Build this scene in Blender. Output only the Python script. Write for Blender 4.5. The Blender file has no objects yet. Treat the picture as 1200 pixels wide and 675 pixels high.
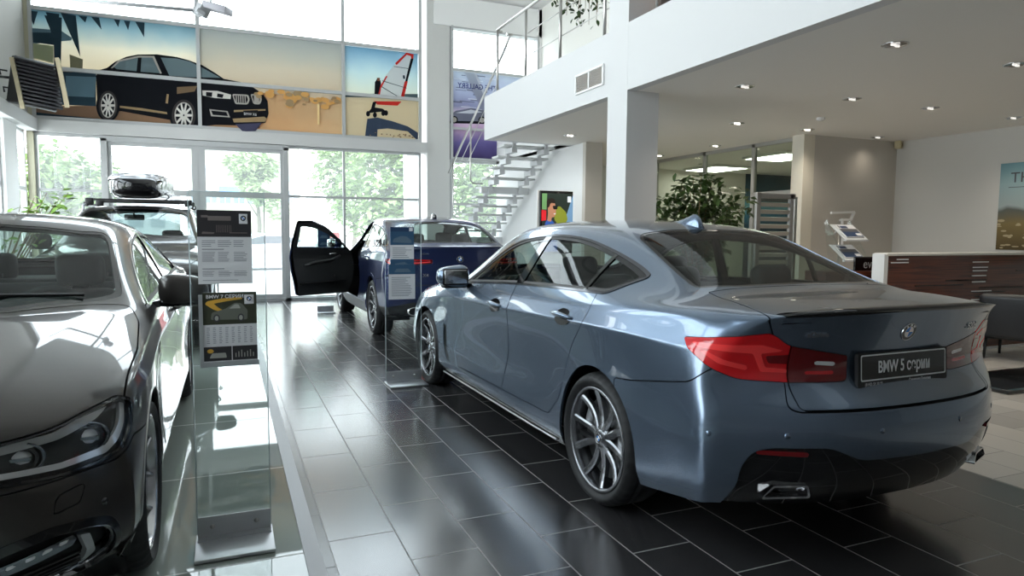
import bpy, bmesh, math, random
import numpy as np
from mathutils import Vector, Matrix, Euler
random.seed(7)
PI = math.pi
COL = bpy.context.scene.collection
R_ = math.radians

# ------------------------------------------------------------------ materials
MATS = {}
def pm(name, col, rough=.5, metal=0., coat=0., coatr=.03, emit=None, es=0., spec=.5, ior=1.5, bump=0., bscale=40., alpha=None, sheen=0.):
    if name in MATS: return MATS[name]
    m = bpy.data.materials.new(name); m.use_nodes = True
    nt = m.node_tree; b = nt.nodes['Principled BSDF']
    b.inputs['Base Color'].default_value = (*col, 1); b.inputs['Roughness'].default_value = rough
    b.inputs['Metallic'].default_value = metal; b.inputs['Coat Weight'].default_value = coat
    b.inputs['Coat Roughness'].default_value = coatr; b.inputs['IOR'].default_value = ior
    b.inputs['Specular IOR Level'].default_value = spec
    if emit: b.inputs['Emission Color'].default_value = (*emit, 1); b.inputs['Emission Strength'].default_value = es
    if sheen: b.inputs['Sheen Weight'].default_value = sheen
    if bump:
        n = nt.nodes.new('ShaderNodeTexNoise'); n.inputs['Scale'].default_value = bscale; n.inputs['Detail'].default_value = 4
        g = nt.nodes.new('ShaderNodeNewGeometry'); nt.links.new(g.outputs['Position'], n.inputs['Vector'])
        bp = nt.nodes.new('ShaderNodeBump'); bp.inputs['Strength'].default_value = bump; bp.inputs['Distance'].default_value = .01
        nt.links.new(n.outputs['Fac'], bp.inputs['Height']); nt.links.new(bp.outputs['Normal'], b.inputs['Normal'])
    MATS[name] = m; return m

def glass(name, tint=(.8, .9, .87), rough=0., refl=1.0, ior=1.5, veil=0.):
    """thin sheet glass: tinted see-through plus a Fresnel mirror"""
    if name in MATS: return MATS[name]
    m = bpy.data.materials.new(name); m.use_nodes = True; nt = m.node_tree; nt.nodes.clear()
    o = nt.nodes.new('ShaderNodeOutputMaterial'); mx = nt.nodes.new('ShaderNodeMixShader')
    t = nt.nodes.new('ShaderNodeBsdfTransparent'); t.inputs[0].default_value = (*tint, 1)
    g = nt.nodes.new('ShaderNodeBsdfGlossy'); g.inputs['Roughness'].default_value = rough; g.inputs[0].default_value = (refl, refl, refl, 1)
    f = nt.nodes.new('ShaderNodeFresnel'); ge = nt.nodes.new('ShaderNodeNewGeometry'); mr = nt.nodes.new('ShaderNodeMapRange'); mr.inputs['To Min'].default_value = ior; mr.inputs['To Max'].default_value = 1 / ior; nt.links.new(ge.outputs['Backfacing'], mr.inputs[0]); nt.links.new(mr.outputs[0], f.inputs['IOR'])
    nt.links.new(f.outputs[0], mx.inputs[0]); nt.links.new(t.outputs[0], mx.inputs[1]); nt.links.new(g.outputs[0], mx.inputs[2])
    if veil:  # milky veil added to the pane imitates haze over the bright outdoors
        tl = nt.nodes.new('ShaderNodeBsdfTranslucent'); tl.inputs[0].default_value = (.95, .97, 1, 1); m2 = nt.nodes.new('ShaderNodeMixShader'); m2.inputs[0].default_value = veil; nt.links.new(t.outputs[0], m2.inputs[1]); nt.links.new(tl.outputs[0], m2.inputs[2]); nt.links.new(m2.outputs[0], mx.inputs[1])
    nt.links.new(mx.outputs[0], o.inputs[0]); MATS[name] = m; return m

def film(name, col, tr=.35):
    """printed sheet stuck on the window: reflects and lets some daylight through"""
    if name in MATS: return MATS[name]
    m = bpy.data.materials.new(name); m.use_nodes = True; nt = m.node_tree; nt.nodes.clear()
    o = nt.nodes.new('ShaderNodeOutputMaterial'); mx = nt.nodes.new('ShaderNodeMixShader'); mx.inputs[0].default_value = tr
    d = nt.nodes.new('ShaderNodeBsdfDiffuse'); t = nt.nodes.new('ShaderNodeBsdfTranslucent')
    d.inputs[0].default_value = (*col, 1); t.inputs[0].default_value = (*col, 1)
    nt.links.new(d.outputs[0], mx.inputs[1]); nt.links.new(t.outputs[0], mx.inputs[2]); nt.links.new(mx.outputs[0], o.inputs[0])
    MATS[name] = m; return m

def paint(name, base, flake=.55, rough=.32):
    if name in MATS: return MATS[name]
    m = pm(name, base, rough, flake, 1.0, .015)
    m.node_tree.nodes['Principled BSDF'].inputs['Coat IOR'].default_value = 1.42
    nt = m.node_tree; b = nt.nodes['Principled BSDF']
    v = nt.nodes.new('ShaderNodeTexVoronoi'); v.inputs['Scale'].default_value = 1400
    tc = nt.nodes.new('ShaderNodeTexCoord'); nt.links.new(tc.outputs['Object'], v.inputs['Vector'])
    hs = nt.nodes.new('ShaderNodeMix'); hs.data_type = 'RGBA'
    hs.inputs[6].default_value = (*[c * .82 for c in base], 1); hs.inputs[7].default_value = (*[min(1, c * 1.25) for c in base], 1)
    nt.links.new(v.outputs['Color'], hs.inputs[0]); nt.links.new(hs.outputs[2], b.inputs['Base Color'])
    return m

M = dict(
    black=pm('black_plastic', (.012, .012, .013), .45), gloss=pm('gloss_black', (.006, .006, .007), .06, coat=.6),
    rubber=pm('tyre_rubber', (.014, .014, .015), .62), rim=pm('alloy_grey', (.24, .245, .26), .22, .9, coat=.5),
    chrome=pm('chrome', (.8, .8, .82), .08, 1.), steel=pm('brushed_steel', (.55, .54, .52), .3, 1.), disc=pm('brake_disc', (.4, .4, .4), .3, 1.),
    white=pm('white_paint', (.86, .86, .85), .6), offwhite=pm('warm_white', (.78, .76, .71), .65), alu=pm('satin_aluminium', (.62, .63, .65), .38, .8),
    greymetal=pm('grey_powder_coat', (.42, .43, .44), .45, .3), cloth=pm('dark_seat_leather', (.022, .022, .024), .5), trimgrey=pm('cabin_trim', (.03, .032, .034), .7),
    red=pm('lamp_red', (.62, .004, .008), .12, coat=1.), darkred=pm('lamp_dark_red', (.14, .002, .004), .1, coat=1.), redbright=pm('lamp_light_guide', (.95, .05, .05), .15, coat=1.),
    lampwhite=pm('lamp_clear', (.85, .85, .87), .15, .25, coat=1.), shadowline=pm('dark_window_trim', (.10, .10, .11), .12, .8), bulb=pm('lens_glass', (.16, .18, .21), .05, .85, coat=1.),
    carglass=glass('car_glass', (.58, .66, .63), refl=.62), clear=glass('clear_acrylic', (.93, .96, .955)), sheet=glass('window_glass', (.93, .96, .95), veil=.06),
    headglass=glass('headlamp_cover', (.97, .98, .98), refl=.45),
    badgeblue=pm('badge_blue', (.03, .2, .6), .15, coat=1.), badgewhite=pm('badge_white', (.85, .85, .85), .15, coat=1.),
    paper=pm('white_paper', (.80, .80, .82), .6), ink=pm('grey_print', (.33, .33, .37), .6), inkdark=pm('dark_print', (.06, .06, .07), .6),
)

# ------------------------------------------------------------------ mesh helpers
class MB:
    def __init__(s): s.v = []; s.f = []; s.m = []; s.sm = []; s.mi = 0
    def add(s, vs, fs, smooth=False):
        o = len(s.v); s.v += [tuple(v) for v in vs]
        for f in fs: s.f.append(tuple(i + o for i in f)); s.m.append(s.mi); s.sm.append(smooth)
        return s
    def mat(s, i): s.mi = i; return s
    def box(s, c, d, rot=None, bev=0.):
        x, y, z = d[0] / 2, d[1] / 2, d[2] / 2
        bm = bmesh.new(); bmesh.ops.create_cube(bm, size=1)
        bmesh.ops.scale(bm, vec=d, verts=bm.verts)
        if bev: bmesh.ops.bevel(bm, geom=bm.edges[:], offset=min(bev, min(d) * .48), segments=3, profile=.5, affect='EDGES')
        Mx = Matrix.Translation(c) @ (Euler(rot).to_matrix().to_4x4() if rot else Matrix())
        bm.transform(Mx); bm.verts.index_update()
        s.add([v.co for v in bm.verts], [[v.index for v in f.verts] for f in bm.faces], bool(bev)); bm.free(); return s
    def bar(s, a, b, w, h=None, up=(0, 0, 1)):
        a = Vector(a); b = Vector(b); d = (b - a).normalized(); h = h or w; u = Vector(up)
        if abs(d.dot(u)) > .98: u = Vector((1, 0, 0))
        r = d.cross(u).normalized(); u = r.cross(d)
        vs = [p + r * (w / 2 * sx) + u * (h / 2 * sz) for p in (a, b) for sx, sz in ((-1, -1), (1, -1), (1, 1), (-1, 1))]
        return s.add(vs, [(0, 1, 2, 3), (7, 6, 5, 4), (0, 4, 5, 1), (1, 5, 6, 2), (2, 6, 7, 3), (3, 7, 4, 0)])
    def tube(s, pts, r, n=12, cap=True):
        P = [Vector(p) for p in pts]; rs = r if isinstance(r, (list, tuple)) else [r] * len(P); vs = []; u = None
        for i, p in enumerate(P):
            d = ((P[min(i + 1, len(P) - 1)] - P[max(i - 1, 0)])).normalized()
            if u is None: u = d.orthogonal().normalized()
            u = (u - d * u.dot(d)).normalized(); w = d.cross(u)
            vs += [p + (u * math.cos(2 * PI * k / n) + w * math.sin(2 * PI * k / n)) * rs[i] for k in range(n)]
        fs = [(i * n + k, i * n + (k + 1) % n, (i + 1) * n + (k + 1) % n, (i + 1) * n + k) for i in range(len(P) - 1) for k in range(n)]
        s.add(vs, fs, True)
        if cap:
            o = len(s.v) - len(vs); s.f.append(tuple(o + k for k in range(n))[::-1]); s.f.append(tuple(o + (len(P) - 1) * n + k for k in range(n)))
            s.m += [s.mi] * 2; s.sm += [False] * 2
        return s
    def lathe(s, prof, n=32, axis='Z', c=(0, 0, 0), smooth=True, closed=False):
        """prof: (radius, along-axis)"""
        vs = []
        for r, h in prof:
            for k in range(n):
                a = 2 * PI * k / n; p = (r * math.cos(a), r * math.sin(a), h)
                if axis == 'X': p = (p[2], p[0], p[1])
                if axis == 'Y': p = (p[1], p[2], p[0])
                vs.append((p[0] + c[0], p[1] + c[1], p[2] + c[2]))
        m = len(prof); rng = range(m if closed else m - 1)
        fs = [(i * n + k, i * n + (k + 1) % n, ((i + 1) % m) * n + (k + 1) % n, ((i + 1) % m) * n + k) for i in rng for k in range(n)]
        return s.add(vs, fs, smooth)
    def prism(s, poly, h, Mx=None, z0=0.):
        """polygon in xy extruded z0..z0+h, then matrix"""
        n = len(poly); vs = [Vector((p[0], p[1], z0)) for p in poly] + [Vector((p[0], p[1], z0 + h)) for p in poly]
        if Mx is not None: vs = [Mx @ v for v in vs]
        A = sum(poly[i][0] * poly[(i + 1) % n][1] - poly[(i + 1) % n][0] * poly[i][1] for i in range(n))
        fs = [tuple(range(n))[::-1], tuple(range(n, 2 * n))] + [(i, (i + 1) % n, n + (i + 1) % n, n + i) for i in range(n)]
        if A < 0: fs = [f[::-1] for f in fs]
        return s.add(vs, fs)
    def build(s, name, mats, parent=None, loc=None, rot=None):
        me = bpy.data.meshes.new(name); me.from_pydata(s.v, [], s.f)
        for m in (mats if isinstance(mats, (list, tuple)) else [mats]): me.materials.append(m)
        me.polygons.foreach_set('material_index', s.m); me.polygons.foreach_set('use_smooth', s.sm)
        me.update(); me.validate()
        o = bpy.data.objects.new(name, me); COL.objects.link(o)
        if any(s.sm) and not all(s.sm): pass
        if parent: o.parent = parent
        if loc: o.location = loc
        if rot: o.rotation_euler = rot
        return o
def tag(o, label=None, cat=None, group=None, kind=None):
    if label: o['label'] = label
    if cat: o['category'] = cat
    if group: o['group'] = group
    if kind: o['kind'] = kind
    return o
def thing(name, label, cat, loc=(0, 0, 0), rz=0., group=None):
    o = bpy.data.objects.new(name, None); COL.objects.link(o); o.location = loc; o.rotation_euler = (0, 0, rz)
    o.empty_display_size = .1
    return tag(o, label, cat, group)
def struct(mb, name, mats): return tag(mb.build(name, mats), kind='structure')
def copy_tree(o, parent=None):
    c = o.copy(); COL.objects.link(c); c.parent = parent
    for ch in list(o.children): copy_tree(ch, c)
    return c
def text_mesh(txt, size, depth=.002, sx=1., align='LEFT', bold=0.):
    cu = bpy.data.curves.new('t', 'FONT'); cu.body = txt; cu.size = size; cu.extrude = depth; cu.align_x = align; cu.offset = bold; cu.resolution_u = 3
    o = bpy.data.objects.new('t', cu); COL.objects.link(o)
    dg = bpy.context.evaluated_depsgraph_get(); me = o.evaluated_get(dg).to_mesh()
    vs = [(v.co.x * sx, v.co.y, v.co.z) for v in me.vertices]; fs = [tuple(p.vertices) for p in me.polygons]
    o.evaluated_get(dg).to_mesh_clear(); bpy.data.objects.remove(o); bpy.data.curves.remove(cu)
    return vs, fs
def frame(o, x, y):
    """matrix with origin o, local x,y axes"""
    x = Vector(x).normalized(); y = Vector(y).normalized(); z = x.cross(y)
    return Matrix(((x.x, y.x, z.x, o[0]), (x.y, y.y, z.y, o[1]), (x.z, y.z, z.z, o[2]), (0, 0, 0, 1)))
def add_text(mb, Mx, txt, size, depth=.001, sx=1., align='LEFT', bold=0.):
    vs, fs = text_mesh(txt, size, depth, sx, align, bold); mb.add([Mx @ Vector(v) for v in vs], fs); return mb

def fillet(poly, r, n=6):
    out = []; N = len(poly)
    for i in range(N):
        p = Vector(poly[i][:2]); a = Vector(poly[i - 1][:2]); b = Vector(poly[(i + 1) % N][:2])
        rr = poly[i][2] if len(poly[i]) > 2 else r
        da, db = (a - p), (b - p); ra = min(rr, da.length * .49); rb = min(rr, db.length * .49)
        p0 = p + da.normalized() * ra; p1 = p + db.normalized() * rb
        if rr <= 0: out.append(tuple(p)); continue
        for k in range(n + 1):
            t = k / n; q = p0 * (1 - t) ** 2 + p * 2 * t * (1 - t) + p1 * t * t; out.append((q.x, q.y))
    return out
def sdf_poly(poly):
    P = np.array([p[:2] for p in poly], float); Q = np.roll(P, -1, 0)
    def f(x, y):
        d = np.full(x.shape, 1e9); ins = np.zeros(x.shape, bool)
        for a, b in zip(P, Q):
            e = b - a; w0 = x - a[0]; w1 = y - a[1]; t = np.clip((w0 * e[0] + w1 * e[1]) / max(1e-12, e @ e), 0, 1)
            d = np.minimum(d, (w0 - e[0] * t) ** 2 + (w1 - e[1] * t) ** 2)
            c = ((a[1] > y) != (b[1] > y))
            if b[1] != a[1]: c &= (x < (b[0] - a[0]) * (y - a[1]) / (b[1] - a[1]) + a[0]); ins ^= c
        d = np.sqrt(d); return np.where(ins, -d, d)
    return f

# ------------------------------------------------------------------ surface patches that can be cut
KP = 9
def pad(fs):
    a = np.empty((len(fs), KP), np.int64)
    for i, f in enumerate(fs): a[i, :len(f)] = f; a[i, len(f):] = f[-1]
    return a
def rowf(r):
    r = r.tolist(); k = KP
    while k > 3 and r[k - 1] == r[k - 2]: k -= 1
    return r[:k]
class Surf:
    """points, normals and faces (rows padded by repeating the last corner)"""
    def __init__(s, v, n, f):
        s.v = np.asarray(v, float); s.n = np.asarray(n, float)
        if not isinstance(f, np.ndarray):
            L = [len(x) for x in f]
            f = pad(f) if len(set(L)) != 1 else np.concatenate([np.array(f, np.int64)] + [np.array(f, np.int64)[:, -1:]] * (KP - L[0]), 1) if f else np.empty((0, KP), np.int64)
        s.f = f
def clip(S, f):
    """-> (part with f<0, part with f>=0), both share the cut"""
    if len(S.f) == 0: return S, S
    val = f(S.v); neg = val < 0; nf = neg[S.f]; al = nf.all(1); an = nf.any(1); cross = np.nonzero(an & ~al)[0]
    nv, nn, fin, fout = [], [], [], []; cache = {}; N = len(S.v)
    def put(L, A):
        if len(A) > KP: L.append(A[:KP]); L.append([A[0]] + A[KP - 1:])
        elif len(A) > 2: L.append(A)
    for r in cross:
        fc = rowf(S.f[r]); A, B = [], []
        for a, b in zip(fc, fc[1:] + fc[:1]):
            (A if neg[a] else B).append(a)
            if neg[a] != neg[b]:
                key = (a, b) if a < b else (b, a); q = cache.get(key)
                if q is None:
                    t = val[key[0]] / (val[key[0]] - val[key[1]]); q = N + len(nv); cache[key] = q
                    nv.append(S.v[key[0]] * (1 - t) + S.v[key[1]] * t); nn.append(S.n[key[0]] * (1 - t) + S.n[key[1]] * t)
                A.append(q); B.append(q)
        put(fin, A); put(fout, B)
    v = np.vstack([S.v, nv]) if nv else S.v; n = np.vstack([S.n, nn]) if nn else S.n
    mk = lambda base, ex: compact(Surf(v, n, np.vstack([base, pad(ex)]) if ex else base))
    return mk(S.f[al], fin), mk(S.f[~an], fout)
def compact(S):
    used = np.zeros(len(S.v), bool); used[S.f.ravel()] = True
    idx = np.cumsum(used) - 1
    return Surf(S.v[used], S.n[used], idx[S.f])
def offset(S, d): return Surf(S.v + S.n * d, S.n, S.f)
def surf_obj(S, name, mat, parent, skirt=.012, off=0., rev=False):
    if len(S.f) == 0: return None
    v = S.v + S.n * off; n = S.n / np.maximum(1e-9, np.linalg.norm(S.n, axis=1))[:, None]; f = [tuple(rowf(r)) for r in S.f]
    if skirt:
        E = set()
        for fc in f:
            for a, b in zip(fc, fc[1:] + fc[:1]): E.add((a, b))
        bd = [e for e in E if (e[1], e[0]) not in E]
        ids = {}; base = len(v); acc = {}
        for a, b in bd:
            sn = np.cross(v[b] - v[a], n[a])
            for q in (a, b): acc[q] = acc.get(q, 0) + sn
        keys = list(acc); K = len(keys)
        for i, q in enumerate(keys): ids[q] = base + i
        if K:
            top = v[keys]; sn = np.array([acc[q] / max(1e-9, np.linalg.norm(acc[q])) for q in keys])
            bot = top - n[keys] * skirt; v = np.vstack([v, top, bot]); n = np.vstack([n, sn, sn])
            for a, b in bd: f.append((ids[b], ids[a], ids[a] + K, ids[b] + K))
    if rev: f = [fc[::-1] for fc in f]; n = -n
    me = bpy.data.meshes.new(name); me.from_pydata(v.tolist(), [], f); me.materials.append(mat)
    me.polygons.foreach_set('use_smooth', [True] * len(me.polygons)); me.update()
    if len(me.vertices) == len(n): me.normals_split_custom_set_from_vertices(n.tolist())
    o = bpy.data.objects.new(name, me); COL.objects.link(o); o.parent = parent; return o

def subdiv_cage(verts, faces, creases, lev=3, fit=2):
    tgt = np.array(verts, float); cur = tgt.copy()
    def ev(c, L):
        me = bpy.data.meshes.new('c'); me.from_pydata(c.tolist(), [], faces)
        at = me.attributes.new('crease_edge', 'FLOAT', 'EDGE')
        vals = [creases.get(tuple(sorted(e.vertices)), 0.) for e in me.edges]; at.data.foreach_set('value', vals)
        o = bpy.data.objects.new('c', me); COL.objects.link(o); md = o.modifiers.new('s', 'SUBSURF'); md.levels = L; md.render_levels = L
        dg = bpy.context.evaluated_depsgraph_get(); dg.update(); m2 = o.evaluated_get(dg).to_mesh()
        v = np.empty(len(m2.vertices) * 3); m2.vertices.foreach_get('co', v); nn = np.empty(len(m2.vertices) * 3); m2.vertex_normals.foreach_get('vector', nn)
        f = [tuple(p.vertices) for p in m2.polygons]; o.evaluated_get(dg).to_mesh_clear(); bpy.data.objects.remove(o); bpy.data.meshes.remove(me)
        return v.reshape(-1, 3), nn.reshape(-1, 3), f
    for _ in range(fit):
        v, _n, _f = ev(cur, 2); cur = cur + .75 * (tgt - v[:len(tgt)])
    return Surf(*ev(cur, lev))
# ------------------------------------------------------------------ car bodies
def car_cage(T, rear, front, side, lev=3, crease=None, tcrease=None):
    """T: stations rear->front of (lat,y,z) from shoulder to centre line; rear/front: rows below the shoulder (W, Y, B, z centre, z corner);
    side: keys y and rows of (lats, zs). crease: {(row k): weight}"""
    m = len(T[0]) - 1; n = len(T) - 1
    per = [T[0][j] for j in range(m, -1, -1)] + [T[i][0] for i in range(1, n)] + [T[n][j] for j in range(0, m + 1)]
    V = {}; verts = []
    def vid(p):
        k = (round(p[0], 4), round(p[1], 4), round(p[2], 4))
        if k not in V: V[k] = len(verts); verts.append(p)
        return V[k]
    ky = side['y']; rows = [per]
    w0r = T[0][0][0]; w0f = T[n][0][0]
    for k in range(len(rear)):
        row = []
        W, Y, B, zc, zs = rear[k]
        for j in range(m, -1, -1):
            t = T[0][j][0] / w0r; row.append((W * t, Y + B * t ** 2.6, zc + (zs - zc) * t ** 2))
        lat, zz = side['rows'][k]
        for i in range(1, n):
            y = T[i][0][1]; row.append((float(np.interp(y, ky, lat)), y, float(np.interp(y, ky, zz))))
        W, Y, B, zc, zs = front[k]
        for j in range(0, m + 1):
            t = T[n][j][0] / w0f; row.append((W * t, Y - B * t ** 3.2, zc + (zs - zc) * t ** 2))
        rows.append(row)
    F = []; cr = {}
    def edge(a, b, w):
        cr[tuple(sorted((a, b)))] = w
    for sg in (1, -1):
        q = lambda p: vid((p[0] * sg, p[1], p[2]))
        for i in range(n):
            for j in range(m):
                f = (q(T[i][j]), q(T[i + 1][j]), q(T[i + 1][j + 1]), q(T[i][j + 1])); F.append(f if sg > 0 else f[::-1])
        for k in range(len(rows) - 1):
            for c in range(len(per) - 1):
                f = (q(rows[k + 1][c]), q(rows[k + 1][c + 1]), q(rows[k][c + 1]), q(rows[k][c])); F.append(f if sg > 0 else f[::-1])
        for (k, c0, c1), w in (crease or {}).items():
            for c in range(c0, c1 if c1 > 0 else len(per) - 1 + c1): edge(q(rows[k][c]), q(rows[k][c + 1]), w)
    for (j, i0, i1), w in (tcrease or {}).items():
        for sg in (1, -1):
            for i in range(i0, i1): edge(vid((T[i][j][0] * sg, T[i][j][1], T[i][j][2])), vid((T[i + 1][j][0] * sg, T[i + 1][j][1], T[i + 1][j][2])), w)
    S = subdiv_cage(verts, F, cr, lev)
    top = S.n[np.argmax(S.v[:, 2])]
    if top[2] < 0: S = Surf(S.v, -S.n, [rowf(f)[::-1] for f in S.f])
    return S

def Fside(poly, r=.03, lat=.4, sg=0, zmin=None):
    g = sdf_poly(fillet(poly, r))
    def f(v):
        d = g(v[:, 1], v[:, 2]); L = np.abs(v[:, 0]) if sg == 0 else sg * v[:, 0]
        return np.maximum(d, lat - L)
    return f
def Ftop(poly, r=.03, zmin=.7, sym=True):
    g = sdf_poly(fillet(poly, r))
    return lambda v: np.maximum(g(np.abs(v[:, 0]) if sym else v[:, 0], v[:, 1]), zmin - v[:, 2])
def Frear(poly, r=.02, ymax=-.3, sym=False, sgn=1):
    g = sdf_poly(fillet(poly, r))
    return lambda v: np.maximum(g(np.abs(v[:, 0]) if sym else v[:, 0], v[:, 2]), sgn * (v[:, 1] - ymax))
def Fwrap(poly, y0, r=.02, ymax=-.2, rearward=1, sg=0):
    """s = |x| + distance run forward of the plane y0"""
    g = sdf_poly(fillet(poly, r))
    def f(v):
        s = np.abs(v[:, 0]) + rearward * (v[:, 1] - y0); d = np.maximum(g(s, v[:, 2]), rearward * (v[:, 1] - ymax))
        return d if sg == 0 else np.maximum(d, .02 - sg * v[:, 0])
    return f
def both(poly):
    """mirror a half outline (x>=0, starting and ending on the centre line)"""
    return [(p[0], p[1]) for p in poly] + [(-p[0], p[1]) for p in reversed(poly) if p[0] > 1e-6]
def Farch(yc, zc, r):
    def f(v):
        dz = v[:, 2] - zc; dz = np.where(dz > 0, dz, .35 * dz)
        return np.maximum(np.hypot(v[:, 1] - yc, dz) - r, .55 - np.abs(v[:, 0]))
    return f
def near(S, a, b, axes=(0, 2), cond=None):
    """surface point and normal closest to (a,b) in the given projection"""
    d = (S.v[:, axes[0]] - a) ** 2 + (S.v[:, axes[1]] - b) ** 2
    if cond is not None: d = np.where(cond(S), d, 9)
    ix = np.argpartition(d, 4)[:4]; w = 1 / (d[ix] + 1e-6); w /= w.sum()
    return Vector((S.v[ix] * w[:, None]).sum(0)), Vector((S.n[ix] * w[:, None]).sum(0)).normalized()

def superell(mb, c, r, e=.6, nu=20, nv=12, taper=None, Mx=None):
    vs = []; sp = lambda t, p: math.copysign(abs(t) ** p, t)
    for i in range(nv + 1):
        ph = -PI / 2 + PI * i / nv
        for k in range(nu):
            th = 2 * PI * k / nu
            p = Vector((r[0] * sp(math.cos(ph), e) * sp(math.cos(th), e), r[1] * sp(math.cos(ph), e) * sp(math.sin(th), e), r[2] * sp(math.sin(ph), e)))
            if taper: p = taper(p)
            if Mx: p = Mx @ p
            vs.append(p + Vector(c))
    fs = [(i * nu + k, i * nu + (k + 1) % nu, (i + 1) * nu + (k + 1) % nu, (i + 1) * nu + k) for i in range(nv) for k in range(nu)]
    mb.add(vs, fs, True)

def make_wheel(parent, x, y, R, W, rr, style, sg, rimmat=None, steer=0.):
    """sg: side of the outer face (-1 left)"""
    zc = R - .003; c = Vector((x, y, zc)); Mx = Matrix.Translation(c) @ Matrix.Rotation(steer, 4, 'Z') @ Matrix.Diagonal((sg, 1, 1, 1))
    n = 120; vs = []; hw = W / 2
    prof = [(rr + .004, hw - .030), (rr + .012, hw - .010), (rr + .03, hw + .001), ((rr + R) / 2 + .004, hw + .006), (R - .022, hw - .004), (R - .010, hw - .016), (R - .003, hw - .034), (R, hw - .05),
            (R, hw - .066), (R - .008, hw - .068), (R - .008, hw - .078), (R, hw - .08), (R, .012), (R - .008, .010), (R - .008, -.010), (R, -.012), (R, -hw + .06), (R - .012, -hw + .02), (rr + .01, -hw), (rr, -hw + .03)]
    for pi_, (r, a) in enumerate(prof):
        for k in range(n):
            rad = r - (.006 if (k % 3 == 0 and pi_ in (4, 5, 6, 7)) else 0); t = 2 * PI * k / n
            vs.append((a, rad * math.cos(t), rad * math.sin(t)))
    fs = [(i * n + k, i * n + (k + 1) % n, (i + 1) * n + (k + 1) % n, (i + 1) * n + k) for i in range(len(prof) - 1) for k in range(n)]
    tx = lambda L: [Mx @ Vector(v) for v in L]; fl = (lambda F: [f[::-1] for f in F]) if sg < 0 else (lambda F: F)
    t = MB(); t.add(tx(vs), fl(fs), True); w = t.build('wheel', M['rubber'], parent)
    # rim barrel
    b = MB(); n = 64
    prof = [(rr + .006, hw - .026), (rr + .004, hw - .008), (rr - .008, hw - .006), (rr - .014, hw - .018), (rr - .016, hw - .05), (rr - .03, -hw + .06), (rr - .02, -hw + .02)]
    vs = [(a, r * math.cos(2 * PI * k / n), r * math.sin(2 * PI * k / n)) for r, a in prof for k in range(n)]
    fs = [(i * n + k, i * n + (k + 1) % n, (i + 1) * n + (k + 1) % n, (i + 1) * n + k) for i in range(len(prof) - 1) for k in range(n)]
    b.add(tx(vs), fl(fs), True)
    def spoke(a0, a1, w0, w1, r0=.045, r1=None, bow=0.):
        r1 = r1 or rr - .012; rows = []
        for q in range(7):
            u = q / 6; r = r0 + (r1 - r0) * u; a = a0 + (a1 - a0) * (u ** .8) + bow * math.sin(PI * u); wd = w0 + (w1 - w0) * u
            ax = hw - .040 - .014 * math.sin(PI * min(1, u * 1.0)) * 1.0 + .018 * u * u
            dr = Vector((0, math.cos(a), math.sin(a))); dt = Vector((0, -math.sin(a), math.cos(a)))
            for (s, h) in ((-1, -.006), (-.55, .0), (.55, .0), (1, -.006), (.8, -.034), (-.8, -.034)):
                rows.append(dr * r + dt * (wd * s) + Vector((ax + h, 0, 0)))
        fs = [(i * 6 + k, i * 6 + (k + 1) % 6, (i + 1) * 6 + (k + 1) % 6, (i + 1) * 6 + k) for i in range(6) for k in range(6)]
        b.add(tx(rows), fl([f[::-1] for f in fs]))
    ns = 5
    for i in range(ns):
        A = 2 * PI * i / ns + PI / 2 + .2
        if style == 'double':
            for s in (-1, 1): spoke(A + s * .22, A + s * .30, .020, .019, bow=s * .07)
        elif style == 'star':
            for s in (-1, 1): spoke(A + s * .10, A + s * .34, .011, .010, bow=-s * .02)
        else:
            spoke(A - .2, A - .32, .011, .010); spoke(A + .2, A + .32, .011, .010); spoke(A + .63, A + .63, .008, .009)
    hub = [(0, hw - .034), (.03, hw - .034), (.036, hw - .038), (.062, hw - .046), (.07, hw - .06), (.075, hw - .1)]
    n = 32; vs = [(a, r * math.cos(2 * PI * k / n), r * math.sin(2 * PI * k / n)) for r, a in hub for k in range(n)]
    fs = [(i * n + k, i * n + (k + 1) % n, (i + 1) * n + (k + 1) % n, (i + 1) * n + k) for i in range(len(hub) - 1) for k in range(n)]
    b.add(tx(vs), fl([f[::-1] for f in fs]), True)
    for i in range(5):
        a = 2 * PI * i / 5 + .83 + PI / 2
        b.tube(tx([(hw - .06, .052 * math.cos(a), .052 * math.sin(a)), (hw - .044, .052 * math.cos(a), .052 * math.sin(a))]), .009, 8)
    b.build('rim', rimmat or M['rim'], w)
    d = MB(); n = 40
    prof = [(.06, hw - .085), (rr - .055, hw - .085), (rr - .055, hw - .11), (.06, hw - .11)]
    vs = [(a, r * math.cos(2 * PI * k / n), r * math.sin(2 * PI * k / n)) for r, a in prof for k in range(n)]
    fs = [(i * n + k, i * n + (k + 1) % n, (i + 1) * n + (k + 1) % n, (i + 1) * n + k) for i in range(3) for k in range(n)]
    d.add(tx(vs), fl(fs), True); d.build('brake_disc', M['disc'], w)
    cal = MB(); pts = [(hw - .095, (rr - .075) * math.cos(a), (rr - .075) * math.sin(a)) for a in [(.15 if sg < 0 else .15) + q * .12 for q in range(6)]]
    cal.tube(tx(pts), .03, 8); cal.build('brake_caliper', M['alu'], w)
    roundel(w, Mx @ Vector((hw - .031, 0, 0)), (Mx.to_3x3() @ Vector((1, 0, 0))), (0, 0, 1), .026, 'centre_cap')
    return w

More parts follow.
